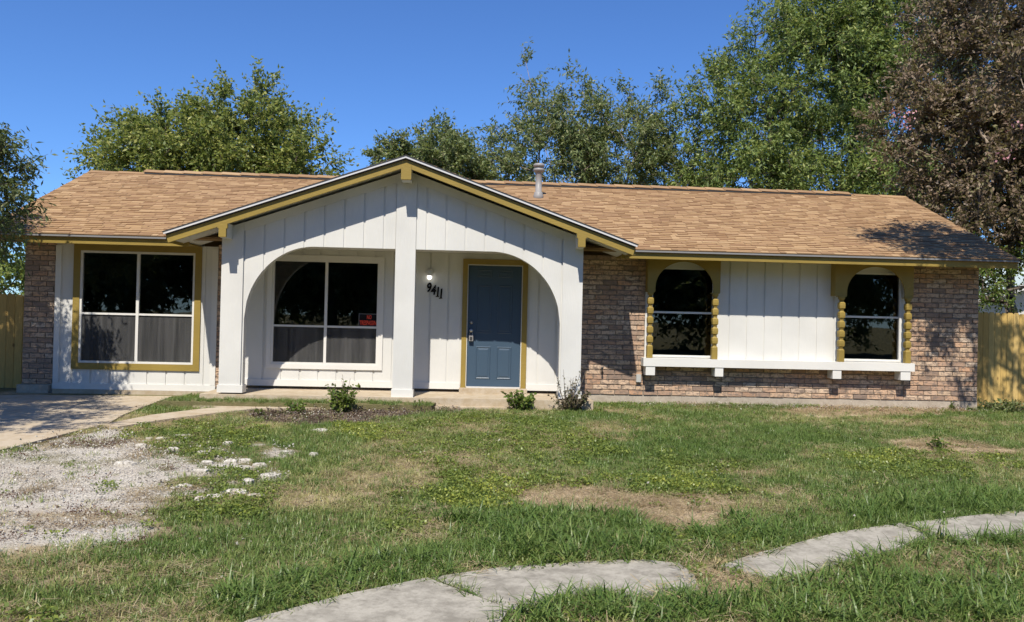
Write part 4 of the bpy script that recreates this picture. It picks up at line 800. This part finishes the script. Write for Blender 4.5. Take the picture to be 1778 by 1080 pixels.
def scatter(name, label, pts, scale, tint, coll, nvar, mat, seed, tiltamt=.12):
    rg = np.random.default_rng(seed); n = len(pts); me = bpy.data.meshes.new(name); me.vertices.add(n); me.vertices.foreach_set('co', np.ascontiguousarray(pts, np.float32).reshape(-1))
    def att(nm, ty, data, fld='value'): a = me.attributes.new(nm, ty, 'POINT'); a.data.foreach_set(fld, np.ascontiguousarray(data).reshape(-1))
    rot = np.stack([rg.normal(size=n)*tiltamt, rg.normal(size=n)*tiltamt, rg.uniform(0, 6.28, n)], 1).astype(np.float32)
    att('rot', 'FLOAT_VECTOR', rot, 'vector'); att('scl', 'FLOAT', scale.astype(np.float32)); att('idx', 'INT', rg.integers(0, nvar, n).astype(np.int32)); att('tint', 'FLOAT', np.clip(tint, 0, 1).astype(np.float32))
    o = link(name, me, mat); tag(o, label, name.split('_')[-1], kind='stuff')
    ng = bpy.data.node_groups.new(name, 'GeometryNodeTree'); ng.interface.new_socket('Geometry', in_out='INPUT', socket_type='NodeSocketGeometry'); ng.interface.new_socket('Geometry', in_out='OUTPUT', socket_type='NodeSocketGeometry')
    N = ng.nodes; gi = N.new('NodeGroupInput'); go = N.new('NodeGroupOutput'); ip = N.new('GeometryNodeInstanceOnPoints'); ci = N.new('GeometryNodeCollectionInfo'); ci.inputs['Collection'].default_value = coll; ci.inputs['Separate Children'].default_value = True; ci.inputs['Reset Children'].default_value = True
    mp = N.new('GeometryNodeMeshToPoints'); ng.links.new(gi.outputs[0], mp.inputs[0]); ng.links.new(mp.outputs[0], ip.inputs['Points']); ng.links.new(ci.outputs[0], ip.inputs['Instance']); ip.inputs['Pick Instance'].default_value = True
    for nm, ty, skt in (('idx', 'INT', 'Instance Index'), ('rot', 'FLOAT_VECTOR', 'Rotation'), ('scl', 'FLOAT', 'Scale')):
        a = N.new('GeometryNodeInputNamedAttribute'); a.data_type = ty; a.inputs['Name'].default_value = nm; src = [s for s in a.outputs if s.enabled and s.name == 'Attribute'][0]
        if nm == 'rot': e2 = N.new('FunctionNodeEulerToRotation'); ng.links.new(src, e2.inputs[0]); src = e2.outputs[0]
        ng.links.new(src, ip.inputs[skt])
    ng.links.new(ip.outputs[0], go.inputs[0]); md = o.modifiers.new('scatter', 'NODES'); md.node_group = ng
    return o
def cand(dens_near, dens_far, seed):
    rg = np.random.default_rng(seed); out = []
    for y0, y1, f in ((-10.5, -8.2, 0), (-8.2, -5.5, .33), (-5.5, -2.8, .7), (-2.8, .25, 1)):
        dn = dens_near+(dens_far-dens_near)*f; dmid = (y0+y1)/2-CAM[1]; xa = -.66*(y1-CAM[1])-.6; xb = .72*(y1-CAM[1])+.8; xa = max(xa, -9); xb = min(xb, 11.5)
        n = int(dn*(xb-xa)*(y1-y0)); out.append(np.stack([rg.uniform(xa, xb, n), rg.uniform(y0, y1, n)], 1))
    q = np.concatenate(out); P_ = np.column_stack([q, zg(q[:, 0], q[:, 1])]); x, y = topx(P_)
    ok = (x > -60) & (x < W+60) & (y < H+160); P_ = P_[ok]
    hard = np.any([inpoly(P_[:, 0], P_[:, 1], GP[k]) for k in GP], 0) | ((P_[:, 1] > -1.18) & (P_[:, 0] > -4.15) & (P_[:, 0] < 2.0)) | ((P_[:, 1] > -.02) & (P_[:, 0] > -8) & (P_[:, 0] < 8.85)) | ((P_[:, 0] < -4.6) & (P_[:, 1] > -1.2))
    return P_[~hard], rg
def dist_noise(P_, s, seed): return fbm(P_[:, 0], P_[:, 1], s, seed)
def jm(P_, amt=.25, seed=1): return masks(P_+np.stack([(fbm(P_[:, 0], P_[:, 1], 3, seed)-.5)*amt*2, (fbm(P_[:, 0], P_[:, 1], 3, seed+5)-.5)*amt*3, 0*P_[:, 0]], 1))
# short lawn
P_, rg = cand(520, 340, 101); mk = jm(P_); n1 = dist_noise(P_, 1.1, 33); n2 = dist_noise(P_, 3.0, 7); n3 = dist_noise(P_, .6, 71)
keep = np.where(mk['gravel'], .03, np.where(mk['mulch'], .08, np.where(mk['bare'], .07, np.where(mk['dryr'], .5, np.where(mk['brown'], .10, np.where(mk['rock'], np.clip((.62-dist_noise(P_, 3, 21))*3, .1, 1), np.clip(1.4-(n1-.5)*4, .6, 1)))))))
k = rg.random(len(P_)) < keep; dry = np.clip((n1-.40)*1.7+(n3-.5)*.9+(n2-.5)*.7+.27, .08, .9)+rg.normal(size=len(P_))*.17; dry = np.where(mk['dryr'], dry+.25, dry); dry = np.where(mk['tall'], dry*.6, dry); dry = np.where((mk['y'] < 800) & (mk['x'] > 600), dry*.72, dry)
scatter('lawn_grass', 'short patchy green and straw coloured lawn grass', P_[k], rg.uniform(.7, 1.3, k.sum())*np.where(dry[k] > .6, .8, 1), dry[k], SHORT, 6, M['grass'], 1)
# medium grass in clumps
P_, rg = cand(150, 120, 102); mk = jm(P_, seed=4); n2 = dist_noise(P_, 1.6, 57)
keep = np.where(mk['gravel'] | mk['bare'] | mk['mulch'] | mk['brown'], 0.0, np.clip((n2-.45)*5, 0, 1)); keep = np.where(mk['rock'], keep*.3, keep); k = rg.random(len(P_)) < keep
scatter('meadow_grass', 'medium tufts of green grass in the lawn', P_[k], rg.uniform(.7, 1.15, k.sum()), .18+rg.normal(size=k.sum())*.12, MID, 6, M['grass'], 2)
# tall coarse grass at the sidewalk and in the foreground
P_, rg = cand(330, 150, 103); mk = jm(P_, .12, seed=8); n2 = dist_noise(P_, 2.2, 91); far = mk['y'] < 830
keep = np.where(mk['tall'], np.clip(.6+(n2-.35)*2.6, .2, 1), 0)*np.where(mk['bare'], .1, 1)*np.where(mk['dryr'], .22, 1); k = rg.random(len(P_)) < keep
scatter('tall_grass', 'long arching dark green grass beside the sidewalk', P_[k], rg.uniform(.55, 1.05, k.sum())*np.where(far[k], .7, 1)*np.clip(.6+n2[k], .7, 1.15), .05+rg.normal(size=k.sum())*.14+np.clip(n2[k]-.5, 0, 1)*.6, TALL, 6, M['grass'], 3)
rg = np.random.default_rng(140); n = 520; P_ = np.column_stack([rg.uniform(-4.5, -.55, n), rg.uniform(-1.6, -1.12, n), np.full(n, .195)]); P_ = P_[(fbm(P_[:, 0], P_[:, 1], 2.5, 3) > .36)]
scatter('edge_grass', 'strip of green grass between the porch slab and the walkway', P_, rg.uniform(.5, .9, len(P_)), .22+rg.normal(size=len(P_))*.15, MID, 6, M['grass'], 9)
# runners and long blades lying over the sidewalk edges
rg = np.random.default_rng(141); ed = []
for kq in ('slab0', 'slab1', 'slab2', 'slab3'):
    q = GP[kq]
    for a_, b_ in zip(q, q[1:]+q[:1]):
        L_ = math.hypot(b_[0]-a_[0], b_[1]-a_[1])
        for i in range(int(L_*16)): t_ = rg.random(); ed.append((a_[0]+(b_[0]-a_[0])*t_+rg.normal()*.035, a_[1]+(b_[1]-a_[1])*t_+rg.normal()*.035))
ed = np.array(ed); P_ = np.column_stack([ed, zg(ed[:, 0], ed[:, 1])+.004])
scatter('creeping_grass', 'loose grass blades creeping over the sidewalk edges', P_, rg.uniform(.35, .85, len(P_)), .25+rg.normal(size=len(P_))*.2, TALL, 6, M['grass'], 10, .5)
# broadleaf weeds
P_, rg = cand(210, 170, 104); mk = jm(P_, .3, seed=12); n2 = dist_noise(P_, 2.0, 61)
keep = np.where(mk['weed'], np.clip(.25+(n2-.4)*3, .05, 1), np.clip((n2-.68)*5, 0, .4)); keep = np.where(mk['yellow'], np.maximum(keep, .8), keep); keep = np.where(mk['gravel'] | mk['mulch'] | mk['bare'], .01, keep); k = rg.random(len(P_)) < keep
scatter('weed_patch', 'low yellow-green broadleaf weeds spreading in the lawn', P_[k]+[0, 0, .012], rg.uniform(.7, 1.25, k.sum()), np.where(mk['yellow'][k], .58, .30)+rg.normal(size=k.sum())*.14, WEED, 5, M['weed'], 4)
# straw and dead grass
P_, rg = cand(190, 120, 105); mk = jm(P_, .2, seed=15); n1 = dist_noise(P_, 1.1, 33)
keep = np.where(mk['bare'] | mk['dryr'], .95, np.clip((n1-.47)*3, .06, .6)); keep = np.where(mk['gravel'], np.clip((dist_noise(P_, 2, 17)-.55)*3, 0, .6), keep); keep = np.where(mk['mulch'], .2, keep); k = rg.random(len(P_)) < keep
scatter('dry_straw', 'dry straw and dead grass lying on the bare ground', P_[k]+[0, 0, .006], rg.uniform(.6, 1.2, k.sum()), rg.uniform(.2, .9, k.sum()), STRAW, 5, M['straw'], 5)
# gravel
P_, rg = cand(560, 420, 106); mk = jm(P_, .15, seed=19); n1 = dist_noise(P_, 3, 21)
fnd = (P_[:, 1] > -.45) & (P_[:, 0] > 2.6) & (P_[:, 0] < 8.9)
keep = np.where(mk['gravel'], .8, np.where(mk['rock'], np.clip((n1-.52)*5, 0, .8), np.where(mk['mulch'], .18, np.where(fnd, .6, .004)))); keep = np.where(mk['brown'], keep*.5, keep); k = rg.random(len(P_)) < keep
scatter('white_gravel', 'white crushed limestone gravel beside the driveway', P_[k], rg.uniform(.5, 1.3, k.sum()), rg.uniform(.2, 1, k.sum()), STONE, 5, M['stone'], 6, .5)
P_, rg = cand(300, 420, 107); mk = jm(P_, .1, seed=23); k = (mk['mulch'] & (rg.random(len(P_)) < .9)) | (rg.random(len(P_)) < .003)
scatter('bark_mulch', 'brown bark mulch in the bed along the walkway', P_[k], rg.uniform(.6, 1.5, k.sum()), rg.uniform(0, 1, k.sum()), CHIP, 4, M['chip'], 7, .5)
P_, rg = cand(520, 420, 108); mk = jm(P_, .3, seed=25); n2 = fbm(P_[:, 0]*.6, P_[:, 1]*2.0, 2.6, 81, 4); fnd = (P_[:, 1] > -.75) & (P_[:, 0] > 3.4) & (P_[:, 0] < 8.6)
k = rg.random(len(P_)) < np.where(mk['brown'], np.clip((n2-.47)*9, 0, 1), np.where(mk['gravel'], np.clip((n2-.60)*12, 0, 1), np.where(fnd, .4, 0)))
scatter('dead_leaves', 'reddish brown dead leaves strewn on the gravel and by the foundation', P_[k], rg.uniform(.6, 1.2, k.sum()), np.where(fnd[k], .9, .4)+rg.normal(size=k.sum())*.2, LITTER, 4, M['red_litter'], 8, .3)
# stray blades creeping over the sidewalk edge and loose limestone slabs
rr = random.Random(12)
rock_px = [(318, 760), (280, 765), (258, 763), (395, 772), (498, 785), (245, 778), (352, 787), (360, 806), (425, 802), (452, 812), (468, 828), (380, 812), (402, 806), (420, 815), (350, 822), (372, 866), (345, 872), (410, 858), (445, 862), (320, 848), (216, 808), (555, 748), (640, 755), (300, 785), (545, 792), (430, 840)]
for i, (x, y) in enumerate(rock_px):
    p = gp(x, y); s_ = rr.uniform(.06, .13)*(1.25 if i in (0, 8, 17) else 1); b = MB(); n = 9; an = [2*math.pi*k/n+rr.uniform(-.2, .2) for k in range(n)]; ra = [s_*rr.uniform(.65, 1.1) for k in range(n)]
    h = rr.uniform(.022, .05); V = [(ra[k]*math.cos(an[k]), ra[k]*.8*math.sin(an[k]), -.02) for k in range(n)]+[(ra[k]*.93*math.cos(an[k]), ra[k]*.75*math.sin(an[k]), h*rr.uniform(.5, .8)) for k in range(n)]+[(ra[k]*.6*math.cos(an[k]), ra[k]*.48*math.sin(an[k]), h*rr.uniform(.85, 1.1)) for k in range(n)]+[(0, 0, h)]
    fs = [(k, (k+1) % n, n+(k+1) % n, n+k) for k in range(n)]+[(n+k, n+(k+1) % n, 2*n+(k+1) % n, 2*n+k) for k in range(n)]+[(2*n+k, 2*n+(k+1) % n, 3*n) for k in range(n)]
    b.add(V, fs); o = b.build('limestone_rock', M['rock_white'], None, (p[0], p[1], float(zg(p[0], p[1])))); tag(o, 'flat white limestone rock half buried in the lawn near the driveway', 'rock', 'limestone rocks in the thin lawn by the driveway')
